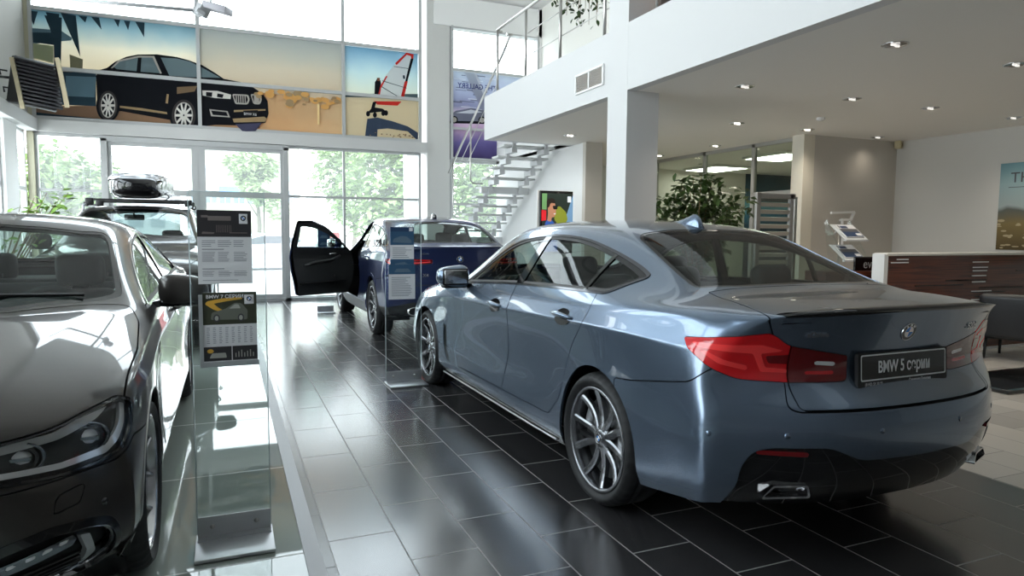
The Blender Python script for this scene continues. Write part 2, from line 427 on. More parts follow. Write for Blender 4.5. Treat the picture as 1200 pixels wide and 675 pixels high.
def roundel(parent, o, nrm, up, r, name='badge', letters=True):
    nrm = Vector(nrm).normalized(); up = Vector(up); up = (up - nrm * up.dot(nrm)).normalized(); x = up.cross(nrm)
    Mx = frame(o, x, up); b = MB()
    def disc(r0, r1, a0, a1, z, n):
        vs = []; 
        for k in range(n + 1):
            a = a0 + (a1 - a0) * k / n
            vs += [Mx @ Vector((r0 * math.cos(a), r0 * math.sin(a), z)), Mx @ Vector((r1 * math.cos(a), r1 * math.sin(a), z))]
        b.add(vs, [(2 * k, 2 * k + 1, 2 * k + 3, 2 * k + 2) for k in range(n)])
    b.mat(0); vs = []; n = 40
    for rad, h in ((r, -.004), (r, .0015), (r * .975, .003), (r * .94, .0022), (r * .93, .002)):
        vs += [Mx @ Vector((rad * math.cos(2 * PI * k / n), rad * math.sin(2 * PI * k / n), h)) for k in range(n)]
    b.add(vs, [(i * n + k, i * n + (k + 1) % n, (i + 1) * n + (k + 1) % n, (i + 1) * n + k) for i in range(4) for k in range(n)], True)
    b.mat(1); disc(r * .60, r * .935, 0, 2 * PI, .002, 40)
    b.mat(0); disc(r * .56, r * .62, 0, 2 * PI, .0024, 40)
    for q in range(4):
        b.mat(2 if q % 2 else 3); disc(0.0001, r * .565, q * PI / 2, (q + 1) * PI / 2, .0022, 8)
    if letters and r > .03:
        b.mat(3)
        for ch, a in (('B', 2.25), ('M', PI / 2), ('W', .89)):
            L = frame(Mx @ Vector((r * .77 * math.cos(a), r * .77 * math.sin(a), .0028)), Mx.to_3x3() @ Vector((math.sin(a), -math.cos(a), 0)), Mx.to_3x3() @ Vector((math.cos(a), math.sin(a), 0)))
            add_text(b, L @ Matrix.Translation((0, -r * .12, 0)), ch, r * .36, .0004, 1., 'CENTER', r * .008)
    return b.build(name, [M['chrome'], M['gloss'], M['badgeblue'], M['badgewhite']], parent)

def seat(parent, x, y, z=.36, back=.62, rear=False, w=.50):
    b = MB(); b.box((x, y + .24, z), (w, .52, .16), (R_(4), 0, 0), .06)
    b.box((x, y - .06, z + back * .5), (w * .94, .15, back), (R_(-14 if not rear else -18) * -1 * -1, 0, 0), .07)
    s = b.build('rear_bench' if rear else 'seat', M['cloth'], parent)
    for hx in ([x] if not rear else [x - w * .28, x + w * .28]):
        h = MB(); h.box((hx, y - .15 - (.04 if rear else 0), z + back + .10), (.27, .11, .20), (R_(-10), 0, 0), .05)
        h.tube([(hx - .05, y - .12, z + back - .06), (hx - .05, y - .14, z + back + .05)], .007, 6); h.tube([(hx + .05, y - .12, z + back - .06), (hx + .05, y - .14, z + back + .05)], .007, 6)
        h.build('headrest', M['cloth'], s)
def cabin(car, k):
    """k: dict fy front seat y, ry rear seat y, zf floor seat height, dash y/z, w half width, belt"""
    seat(car, -.38, k['fy'], k['zs']); seat(car, .38, k['fy'], k['zs']); seat(car, 0, k['ry'], k['zs'] + .04, .56, True, 1.2)
    d = MB(); d.box((0, k['dy'], k['dz'] - .12), (k['w'] * 2 - .18, .50, .26), (R_(-6), 0, 0), .09)
    d.box((-.38, k['dy'] - .17, k['dz'] - .02), (.36, .14, .11), None, .045)
    d.box((0, k['dy'] - .75, .52), (.22, 1.1, .22), None, .05)
    ds = d.build('dashboard', M['trimgrey'], car)
    sc = MB(); sc.box((0, k['dy'] - .22, k['dz'] + .02), (.27, .02, .11), (R_(-12), 0, 0), .008); sc.build('screen', M['gloss'], ds)
    st = MB(); c = Vector((-.38, k['dy'] - .42, k['dz'] - .10)); tilt = Matrix.Rotation(R_(64), 3, 'X')
    ring = [c + tilt @ Vector((.185 * math.cos(2 * PI * q / 36), .185 * math.sin(2 * PI * q / 36), 0)) for q in range(37)]
    st.tube(ring, .016, 8, False)
    for a in (0, PI, -PI / 2): st.bar(c, c + tilt @ Vector((.18 * math.cos(a), .18 * math.sin(a), 0)), .035, .015)
    superell(st, c, (.07, .055, .04)); st.tube([c, c + Vector((0, .25, -.08))], .03, 8)
    st.build('steering_wheel', M['trimgrey'], car)
    fl = MB(); fl.box((0, k['fy'] + .1, .24), (k['w'] * 2 - .12, k['len'], .04)); fl.box((0, k['ry'] - .25, k['belt'] - .06), (k['w'] * 2 - .3, .5, .05), None, .02)
    fl.build('cabin_floor', M['trimgrey'], car)
    mr = MB(); mr.box((0, k['my'], k['mz']), (.23, .035, .07), None, .02); mr.tube([(0, k['my'] + .01, k['mz']), (0, k['my'] + .06, k['mz'] + .06)], .01, 6); mr.build('rear_view_mirror', M['black'], car)
def side_mirror(car, sg, p, body, sc=1.):
    """p: attachment point (lat,y,z)"""
    x, y, z = p; b = MB()
    def tp(q):
        q = q.copy(); q.z *= 1 - .18 * (q.x * sg / .12); q.y *= 1; return q
    superell(b, (sg * (x + .135 * sc), y + .01, z + .075 * sc), (.125 * sc, .075 * sc, .082 * sc), .62, taper=tp)
    m = b.build('side_mirror', body, car)
    g = MB(); g.mat(0); g.box((sg * (x + .135 * sc), y - .062 * sc, z + .075 * sc), (.20 * sc, .012, .125 * sc), None, .03); g.mat(1); g.box((sg * (x + .135 * sc), y - .066 * sc, z + .075 * sc), (.18 * sc, .012, .105 * sc), None, .028)
    g.build('mirror_glass', [M['gloss'], M['chrome']], m)
    a = MB(); a.bar((sg * (x - .05), y + .02, z - .01), (sg * (x + .09), y + .01, z + .02), .07 * sc, .035 * sc); a.box((sg * (x + .12 * sc), y + .015, z + .005 * sc), (.2 * sc, .1 * sc, .04 * sc), None, .018); a.build('mirror_arm', M['gloss'], m)
def wheel_wells(car, ys, r, halfw, zc):
    for y in ys:
        for sg in (-1, 1):
            b = MB(); n = 20; A = [-.35 + (PI + .7) * k / n for k in range(n + 1)]; vs = []
            for x in (.52, halfw): vs += [(sg * x, y + r * math.cos(a), zc + r * math.sin(a)) for a in A]
            b.add(vs, [(k, k + 1, n + 2 + k, n + 1 + k) for k in range(n)], True)
            b.add([(sg * .52, y + r * math.cos(a), zc + r * math.sin(a)) for a in A], [tuple(range(n + 1))])
            b.build('wheel_well', M['black'], car)
def door_handle(car, S, sg, y, z, body, L=.21, tilt=.03):
    cond = lambda s: s.n[:, 0] * sg > .4
    p, n = near(S, y, z, (1, 2), cond); b = MB()
    up = Vector((0, 0, 1)); fx = up.cross(n).normalized() * (1 if sg > 0 else -1)
    fx = Vector((0, 1, tilt)).normalized(); u = n.cross(fx).normalized()
    Mx = frame(p, fx, u if u.z > 0 else -u)
    out = 1 if Mx.col[2].to_3d().dot(n) > 0 else -1
    b.mat(1); vs = [Mx @ Vector((math.cos(2 * PI * k / 28) * L * .38 - .01, math.sin(2 * PI * k / 28) * .048, .0025 * out)) for k in range(28)]
    b.add(vs, [tuple(range(28))])
    b.mat(0); pts = [Mx @ Vector((L * (-.5 + q / 8), 0.004, out * (.004 + .026 * math.sin(PI * q / 8) ** .5))) for q in range(9)]
    b.tube(pts, [.008 + .007 * math.sin(PI * q / 8) for q in range(9)], 10)
    b.mat(2); pts = [Mx @ Vector((L * (-.42 + .84 * q / 8), 0.011, out * (.012 + .026 * math.sin(PI * q / 8) ** .5))) for q in range(9)]
    b.tube(pts, .0035, 6)
    return b.build('door_handle', [body, M['gloss'], M['chrome']], car)
class Body:
    def __init__(s, S, car, paintm): s.R = S; s.S = S; s.car = car; s.p = paintm
    def remove(s, f): s.R = clip(s.R, f)[1]
    def take(s, f, gap=.002):
        a = clip(s.R, lambda v: f(v) + gap)[0]; s.R = clip(s.R, lambda v: f(v) - gap)[1]; return a
    def cut(s, name, f, mat=None, gap=.002, skirt=.014, off=0., parent=None):
        a = s.take(f, gap); return surf_obj(a, name, mat or s.p, parent or s.car, skirt, off)
    def side_glass(s, dlo, dividers, ring=.010, ringmat=None, r=.05, sides=(-1, 1), names=('front_window', 'rear_window_side', 'quarter_window'), parents=None):
        for sg in sides:
            f = Fside(dlo, r, .4, sg)
            surf_obj(clip(clip(s.R, f)[0], lambda v: f(v) + ring)[1], 'window_trim', ringmat or M['chrome'], s.car, .012, .004)
            inner = clip(s.R, lambda v: f(v) + ring)[0]; s.R = clip(s.R, f)[1]
            # dividers: polygons in (y,z)
            dv = [sdf_poly(d) for d in dividers]
            fd = lambda v: np.min([g(v[:, 1], v[:, 2]) for g in dv], axis=0)
            pil, gl = clip(inner, fd)
            frm, gl = clip(gl, lambda v: -(f(v) + ring + .016)) 
            for g in dv: surf_obj(clip(pil, lambda v: g(v[:, 1], v[:, 2]) - .0015)[0], 'window_pillar', M['gloss'], s.car, .012, .001)
            surf_obj(frm, 'window_seal', M['black'], s.car, .01, -.001)
            surf_obj(gl, 'side_window', M['carglass'], s.car, 0, -.005)
    def cut2(s, name, f, mat=None, **k):
        return [s.cut(name, (lambda sg: lambda v: np.maximum(f(v), -sg * v[:, 0]))(sg), mat, **k) for sg in (-1, 1)]
    def finish(s, name='body_shell'): return surf_obj(s.R, name, s.p, s.car, .014)
def under(car, S, z=.29, mat=None, shrink=.93):
    """dark floor pan following the sill outline"""
    low = S.v[S.v[:, 2] < z + .12]; ys = np.linspace(low[:, 1].min() + .28, low[:, 1].max() - .28, 26); pts = []
    for y in ys:
        q = low[np.abs(low[:, 1] - y) < .09]; pts.append((q[:, 0].max() * shrink - (.08 if (y < ys[0] + .01 or y > ys[-1] - .01) else 0) if len(q) else .8, y))
    b = MB(); b.prism([(p[0], p[1]) for p in pts] + [(-p[0], p[1]) for p in reversed(pts)], .02, None, z); return b.build('underbody', mat or M['black'], car)
def liner(car, S, fs, z0=.42, off=-.035):
    T_ = clip(S, lambda v: z0 - v[:, 2])[0]
    for f in fs: T_ = clip(T_, f)[1]
    return surf_obj(T_, 'cabin_lining', M['trimgrey'], car, 0, off)

# ---- the grey blue saloon -----------------------------------------------------------------
def saloon_cage(lev, wf=1., dy=0.):
    """wf widens, dy stretches the doors"""
    T = [
     [(.765,-.83,1.022),(.705,-.91,1.047),(.60,-.965,1.06),(.45,-.998,1.064),(.25,-1.025,1.066),(0,-1.036,1.067)],
     [(.81,-.73,1.038),(.74,-.785,1.062),(.62,-.82,1.078),(.46,-.85,1.085),(.25,-.88,1.088),(0,-.88,1.089)],
     [(.845,-.56,1.045),(.77,-.60,1.070),(.64,-.63,1.092),(.47,-.64,1.103),(.25,-.65,1.107),(0,-.65,1.108)],
     [(.865,-.34,1.048),(.785,-.37,1.075),(.665,-.42,1.105),(.50,-.45,1.12),(.27,-.46,1.124),(0,-.465,1.125)],
     [(.872,-.08,1.048),(.765,-.09,1.125),(.635,-.10,1.205),(.50,-.10,1.245),(.27,-.10,1.258),(0,-.10,1.262)],
     [(.872,.18,1.042),(.755,.20,1.19),(.64,.22,1.312),(.50,.25,1.372),(.27,.28,1.398),(0,.30,1.404)],
     [(.868,.55,1.034),(.755,.55,1.215),(.648,.55,1.358),(.515,.56,1.418),(.27,.57,1.445),(0,.57,1.452)],
     [(.862,.95,1.022),(.757,.95,1.215),(.655,.95,1.375),(.525,.95,1.436),(.27,.95,1.464),(0,.95,1.471)],
     [(.858,1.35,1.006),(.757,1.35,1.205),(.655,1.35,1.37),(.525,1.35,1.43),(.27,1.35,1.462),(0,1.36,1.47)],
     [(.856,1.68,.99),(.755,1.68,1.17),(.647,1.67,1.325),(.525,1.69,1.385),(.27,1.76,1.428),(0,1.78,1.438)],
     [(.855,1.98,.972),(.775,1.99,1.085),(.70,2.0,1.175),(.60,2.05,1.215),(.30,2.19,1.262),(0,2.22,1.27)],
     [(.858,2.25,.955),(.81,2.28,.995),(.755,2.33,1.02),(.65,2.43,1.035),(.33,2.63,1.05),(0,2.67,1.052)],
     [(.866,2.46,.93),(.81,2.50,.965),(.735,2.56,.985),(.62,2.64,1.005),(.33,2.77,1.012),(0,2.80,1.015)],
     [(.882,2.95,.865),(.82,2.99,.90),(.73,3.02,.925),(.60,3.04,.956),(.33,3.06,.965),(0,3.07,.97)],
     [(.865,3.28,.81),(.80,3.33,.845),(.715,3.36,.868),(.58,3.38,.900),(.32,3.40,.905),(0,3.41,.91)],
     [(.835,3.45,.765),(.77,3.52,.79),(.69,3.56,.81),(.56,3.60,.834),(.31,3.63,.84),(0,3.64,.845)],
     [(.80,3.52,.73),(.735,3.60,.742),(.66,3.65,.75),(.54,3.70,.755),(.30,3.74,.76),(0,3.755,.765)],
    ]
    side = dict(y=[-.73,-.34,0,.55,1.4,2.2,2.6,2.975,3.28,3.45], rows=[
     ([.848,.895,.905,.898,.888,.885,.885,.895,.88,.845],[.985,.985,.985,.965,.945,.925,.90,.84,.79,.75]),
     ([.878,.922,.933,.924,.914,.911,.912,.918,.90,.87],[.905,.915,.915,.895,.87,.86,.84,.79,.74,.71]),
     ([.895,.925,.932,.912,.902,.902,.908,.93,.918,.89],[.80,.79,.78,.76,.75,.74,.73,.72,.66,.64]),
     ([.905,.93,.936,.900,.890,.897,.912,.932,.925,.90],[.68,.65,.62,.58,.56,.56,.58,.60,.58,.57]),
     ([.912,.928,.934,.910,.902,.908,.918,.93,.925,.905],[.54,.46,.42,.40,.40,.40,.42,.46,.46,.46]),
     ([.892,.92,.925,.915,.912,.912,.915,.925,.915,.90],[.38,.31,.29,.275,.27,.27,.28,.30,.32,.34]),
     ([.85,.89,.89,.885,.88,.88,.88,.885,.87,.85],[.27,.22,.20,.185,.18,.18,.19,.20,.22,.24])])
    rear = [(.785,-1.015,.175,1.015,.98),(.815,-.985,.17,.925,.905),(.84,-.972,.18,.79,.80),(.875,-1.075,.27,.692,.69),(.885,-1.10,.29,.55,.55),(.865,-1.07,.27,.39,.39),(.82,-.99,.22,.27,.28)]
    front = [(.82,3.81,.30,.70,.69),(.84,3.84,.34,.63,.64),(.865,3.85,.37,.56,.59),(.89,3.85,.39,.47,.51),(.90,3.845,.39,.37,.42),(.89,3.83,.38,.28,.32),(.84,3.72,.32,.22,.24)]
    g = lambda p: (p[0] * wf, p[1] + dy * min(1, max(0, (p[1] - .0) / 2.3)), p[2])
    T = [[g(p) for p in r] for r in T]
    sy = [g((0, y, 0))[1] for y in side['y']]; side = dict(y=sy, rows=[([l * wf for l in a], z) for a, z in side['rows']])
    rear = [(r[0] * wf, *r[1:]) for r in rear]; front = [(r[0] * wf, r[1] + dy, *r[2:]) for r in front]
    # crease weights: trailing edge, tornado line, bumper edge
    cr = {(0, 0, 4): .75, (1, 6, -6): .0, (2, 6, -7): .7, (6, 3, -3): .25, (5, 6, -7): .4, (4, 0, 5): .4}
    return car_cage(T, rear, front, side, lev, cr, {(3, 11, 15): .75})

def saloon_rear():
    P = paint('blue_grey_paint', (.155, .205, .28), .78, .25)
    car = thing('car', 'grey blue saloon seen from behind with black plate, largest car in the showroom', 'car', (2.61, 2.94, 0), R_(.87))
    S = saloon_cage(4); B = Body(S, car, P)
    for yc in (0, 2.975): B.remove(Farch(yc, .338, .372))
    ws = both([(0, 2.60), (.34, 2.555), (.625, 2.36), (.665, 2.24), (.575, 1.82), (.52, 1.745), (.27, 1.80), (0, 1.815)])
    rw = [(0, -.44), (.40, -.435), (.60, -.40), (.615, -.36), (.535, .20), (.48, .262), (.25, .295), (0, .305)]
    fw, fr = Ftop(ws, .04), Ftop(both(rw), .035)
    dlo = [(2.16, .977, .01), (1.66, 1.265, .3), (1.30, 1.352, .3), (.95, 1.372, .3), (.55, 1.352, .3), (.22, 1.288, .2), (-.02, 1.215, .08), (-.15, 1.165, .04), (.02, 1.068, .05), (.55, 1.056, .2), (1.2, 1.034, .2)]
    fd = Fside(dlo, .05)
    for nm, f in (('windscreen', fw), ('rear_window', fr)):
        a = B.take(f, .0); seal, gl = clip(a, lambda v: -(f(v) + .022))
        surf_obj(seal, nm + '_border', M['gloss'], car, .01, -.002); surf_obj(gl, nm, M['carglass'], car, 0, -.003)
    divs = [[(1.16, 1.0), (1.055, 1.0), (.955, 1.42), (1.03, 1.42)], [(.275, 1.0), (.245, 1.0), (.135, 1.4), (.165, 1.4)]]
    B.side_glass(dlo, divs, .012, M['shadowline'])
    # tail lamps wrap round the corner
    lamp = [(.345, .782, .02), (.65, .786, .05), (.935, .80, .05), (1.08, .845, .04), (1.215, .912, .02), (1.235, .95, .012), (.75, .988, .03), (.665, .937, .03), (.345, .888, .012)]
    for sg in (-1, 1):
        a = B.take(Fwrap(lamp, -1.0, .02, -.45, 1, sg), .0015)
        out, inn = clip(a, lambda v: (.572) - np.abs(v[:, 0]))
        out = clip(out, lambda v: .575 - np.abs(v[:, 0]))[0]; inn = clip(inn, lambda v: np.abs(v[:, 0]) - .569)[0]
        strip = sdf_poly(fillet([(.36, .846), (.46, .855), (.46, .870), (.36, .863)], .004)); low = sdf_poly(fillet([(.365, .812), (.50, .816), (.50, .830), (.365, .827)], .004))
        w, inn = clip(inn, lambda v: strip(np.abs(v[:, 0]), v[:, 2])); r2, inn = clip(inn, lambda v: low(np.abs(v[:, 0]), v[:, 2]))
        L = surf_obj(out, 'tail_lamp', M['red'], car, .012, .002)
        band = sdf_poly(fillet([(.68, .915), (.80, .94), (1.19, .937), (1.15, .92), (.85, .905), (.81, .83), (.67, .825), (.67, .84), (.785, .848), (.81, .905)], .008))
        hook = sdf_poly(fillet([(.88, .835), (1.03, .862), (1.13, .905), (1.10, .91), (1.0, .878), (.88, .855)], .006)); dk = sdf_poly(fillet([(.64, .86), (.77, .865), (.785, .895), (.65, .90)], .01))
        ss = lambda v: np.abs(v[:, 0]) + v[:, 1] + 1.0
        b1, _ = clip(out, lambda v: band(ss(v), v[:, 2])); b2, _ = clip(out, lambda v: hook(ss(v), v[:, 2])); b3, _ = clip(out, lambda v: dk(ss(v), v[:, 2]))
        surf_obj(b1, 'light_guide', M['redbright'], L, .003, .004); surf_obj(b2, 'light_guide', M['redbright'], L, .003, .004); surf_obj(b3, 'lamp_chamber', M['darkred'], L, .003, .004)
        I = surf_obj(inn, 'lid_lamp', M['darkred'], car, .012, .002); surf_obj(w, 'reversing_light', M['lampwhite'], I, .004, .002); surf_obj(r2, 'light_guide', M['red'], I, .004, .002)
    # boot lid
    def flid(v):
        x = np.abs(v[:, 0]); y = v[:, 1]; z = v[:, 2]
        X = np.where(z > 1.04, np.interp(y, [-.93, -.47], [.69, .60]), np.interp(z, [.66, .70, .78, .93, .985, 1.04], [.52, .575, .572, .572, .655, .69]))
        return np.maximum(np.maximum(x - X, y + .455), np.where(y < -.9, .688 - z, -1))
    lid = B.cut('boot_lid', flid, gap=.003)
    # bumper with the lower black panel
    bp = [(-.4, .682), (.60, .682), (.66, .70), (.68, .80), (1.0, .86), (1.09, .83), (1.19, .775), (1.34, .748), (1.6, .705), (1.95, .67), (1.95, 0), (-.4, 0)]
    f1 = Fwrap(bp, -1.0, .03, -.2); fb = lambda v: f1(v)
    dif = both([(0, .478), (.33, .485), (.40, .515), (.47, .543), (.68, .545), (.745, .525), (.775, .46), (.775, .36), (.82, .10), (0, .10)])
    bump = B.take(fb, .003); fdif = Frear(dif, .03, -.55); dd, bump = clip(bump, fdif)
    bo = surf_obj(bump, 'rear_bumper', P, car, .014)
    refl = Frear([(.55, .507), (.73, .515), (.735, .532), (.55, .527)], .008, -.55, True)
    rf, dd = clip(dd, refl); surf_obj(dd, 'diffuser', M['gloss'], bo, .012, -.012); 
    for sg in (-1, 1): surf_obj(clip(rf, lambda v: -sg * v[:, 0])[0], 'reflector', M['darkred'], bo, .01, -.002)
    for sg in (-1, 1):   # exhaust finishers
        b = MB(); c, nn = near(S, sg * .60, .365, (0, 2), lambda s: s.n[:, 1] < -.3); nn = Vector((nn.x * .8, nn.y, 0)).normalized(); Mx = frame(c, Vector((0, 0, 1)).cross(nn), (0, 0, 1))
        o = fillet([(-.105, -.030), (.10, -.030), (.088, .024), (-.055, .024)], .016); i = fillet([(-.094, -.022), (.09, -.022), (.079, .017), (-.049, .017)], .012); n = len(o)
        q = lambda L, y: [Mx @ Vector((p[0] * (-sg), p[1] - .005, y)) for p in L]
        vs = q(o, -.035) + q(o, .008) + q(i, .008) + q(i, -.03)
        b.mat(0).add(vs, [(r * n + k, r * n + (k + 1) % n, (r + 1) * n + (k + 1) % n, (r + 1) * n + k) for r in range(3) for k in range(n)]); b.mat(1).add(q(i, -.028), [tuple(range(n))])
        b.build('exhaust_tip', [M['chrome'], M['black']], car)
    for x, z in ((-.63, .592), (-.88, .585), (.63, .592), (.88, .585), (.24, .60), (-.24, .60)):
        p, nn = near(S, x, z, (0, 2), lambda s: s.n[:, 1] < -.2); b = MB(); Mx = frame(p, Vector((0, 0, 1)).cross(nn), (0, 0, 1))
        b.lathe([(.012, -.003), (.012, .001), (.0001, .0015)], 16); b.v = [tuple(Mx @ Vector(v)) for v in b.v]; b.build('parking_sensor', P, bo)
    # doors
    fdoor = [(2.20, .99), (2.235, .80), (2.20, .50), (2.13, .315), (1.24, .325), (1.155, .60), (1.13, 1.05), (1.6, 1.05)]
    rdoor = [(1.125, 1.06), (1.15, .60), (1.235, .325), (.52, .335), (.40, .45), (.33, .62), (.24, .78), (.13, .90), (.09, 1.0), (.10, 1.075)]
    for sg in (-1, 1):
        B.cut('front_door', Fside(fdoor, .03, .5, sg), gap=.0025); B.cut('rear_door', Fside(rdoor, .03, .5, sg), gap=.0025)
        door_handle(car, S, sg, 1.36, .882, P, .23); door_handle(car, S, sg, .36, .92, P, .23)
        side_mirror(car, sg, (.86, 2.0, .965), P)
    hood = [(0, 2.62), (.36, 2.59), (.68, 2.42), (.77, 2.55), (.79, 2.9), (.75, 3.3), (.66, 3.58), (.40, 3.66), (0, 3.69)]
    B.cut('bonnet', Ftop(both(hood), .04, .6), gap=.003)
    hl = [(.36, .66), (.60, .66), (1.0, .70), (1.12, .76), (.80, .77), (.40, .74)]
    B.cut2('headlamp', lambda v: Fwrap([(p[0], p[1]) for p in hl], 3.75, .02, 3.1, -1)(v), M['bulb'])
    B.cut2('side_skirt', Fside([(2.62, .245), (2.5, 0), (.3, 0), (.36, .235)], .005, .5), M['gloss'], gap=.001)
    for sg in (-1, 1):
        b = MB(); b.tube([(sg * .899, y, .198 + .004 * (y < .5)) for y in (.44, .8, 1.3, 1.8, 2.3, 2.52)], .007, 6); b.build('sill_strip', M['steel'], car)
    # air outlet behind the front wheel
    B.cut2('air_outlet', Fside([(2.50, .62), (2.44, .60), (2.40, .40), (2.30, .30), (2.42, .335), (2.50, .45)], .01, .5), M['gloss'], gap=.001, off=-.006)
    B.finish()
    liner(car, S, [fw, fr, fd, Farch(0, .338, .42), Farch(2.975, .338, .42)])
    wheel_wells(car, (0, 2.975), .40, .88, .338); under(car, S)
    for y in (0, 2.975):
        for sg in (-1, 1): make_wheel(car, sg * .80, y, .337, .245, .262, 'double', sg)
    cabin(car, dict(fy=1.28, ry=.30, zs=.40, dy=2.25, dz=1.0, w=.80, len=2.9, belt=1.05, my=1.92, mz=1.33))
    # spoiler lip
    b = MB(); pts = []
    for k in range(-16, 17):
        x = .64 * k / 16; y = -1.036 + .105 * abs(x / .72) ** 2.6 - .004; z = 1.068 - .010 * abs(x / .72) ** 2 + .004; pts.append((x, y, z))
    vs = []
    for x, y, z in pts: h = 1 - abs(x / .64) ** 6; vs += [(x, y + .07, z - .002 + .014 * h), (x, y - .002, z - .002 + .015 * h), (x, y - .006 * h, z + .005 * h - .003), (x, y + .01, z - .012)]
    n = len(pts); b.add(vs, [(i * 4 + k, i * 4 + k + 1, (i + 1) * 4 + k + 1, (i + 1) * 4 + k) for i in range(n - 1) for k in range(3)], True)
    b.build('lip_spoiler', M['gloss'], lid)
    # shark fin
    b = MB(); rows = []; N = 11
    for q in range(N):
        u = q / (N - 1); y = .60 - .27 * u; h = .005 + .068 * min(1, (u / .72)) ** 1.5 * (1 if u < .8 else 1 - ((u - .8) / .2) ** 2 * .8); w = .006 + .034 * math.sin(PI * min(1, .1 + u * .82)) ** .7
        z = near(S, 0, y, (0, 1), lambda s: s.n[:, 2] > .5)[0].z - .004
        rows += [(math.cos(PI * k / 8) * w * (1 - .25 * math.sin(PI * k / 8)), y, z + math.sin(PI * k / 8) ** 1.2 * h if k not in (0, 8) else z) for k in range(9)]
    b.add(rows, [(i * 9 + k, (i + 1) * 9 + k, (i + 1) * 9 + k + 1, i * 9 + k + 1) for i in range(N - 1) for k in range(8)] + [tuple(range(9)), tuple(range((N - 1) * 9, N * 9))[::-1]], True)
    b.build('roof_aerial', P, car)
    # badge, plate, lettering
    rc = lambda s: s.n[:, 1] < -.3
    p, nn = near(S, 0, .975, (0, 2), rc); roundel(lid, p + nn * .002, nn, (0, 0, 1), .041)
    p, nn = near(S, 0, .83, (0, 2), rc)
    tilt = Vector((0, -1, .06)).normalized(); o = p + tilt * .018
    Mx = frame(o, (1, 0, 0), Vector((0, 0, 1)) - tilt * tilt.z)
    pl = MB(); pl.prism(fillet([(-.275, -.078), (.275, -.078), (.275, .062), (-.275, .062)], .012), .016, Mx, -.014); q = pl.build('plate_holder', M['black'], lid)
    pl = MB(); o_ = fillet([(-.262, -.053), (.262, -.053), (.262, .056), (-.262, .056)], .01); i_ = fillet([(-.256, -.047), (.256, -.047), (.256, .050), (-.256, .050)], .008)
    n = len(o_); pl.mat(1).add([Mx @ Vector((a[0], a[1], .0045)) for a in o_] + [Mx @ Vector((a[0], a[1], .0045)) for a in i_], [(k, (k + 1) % n, n + (k + 1) % n, n + k) for k in range(n)])
    pl.mat(0).prism(o_, .0025, Mx, .0015)
    pl.mat(1); add_text(pl, Mx @ Matrix.Translation((0, -.022, .0045)), 'BMW 5 серии', .070, .0003, .72, 'CENTER', .0012)
    pl.build('number_plate', [M['gloss'], M['white']], lid)
    pl = MB(); add_text(pl, Mx @ Matrix.Translation((-.235, -.073, .0025)), '(8142) 59 30 95', .018, .0002, .9); pl.build('plate_lettering', M['paper'], lid); pl = MB(); add_text(pl, Mx @ Matrix.Translation((.03, -.073, .0025)), 'Северная Бавария', .019, .0002, .8, bold=.0006)
    pl.build('plate_lettering', M['paper'], lid)
    for txt, x, z, s_, sxx in (('xDrive', -.475, .972, .030, 1.15), ('520d', .475, .962, .042, 1.1)):
        p, nn = near(S, x, z, (0, 2), rc); nn.z *= .5; nn.normalize(); Mx = frame(p + nn * .006, Vector((0, 0, 1)).cross(nn), Vector((0, 0, 1)) - nn * nn.z)
        b = MB(); add_text(b, Mx, txt, s_, .002, sxx, 'CENTER', .0008); b.build('model_lettering', M['chrome'], lid)
    return car, S
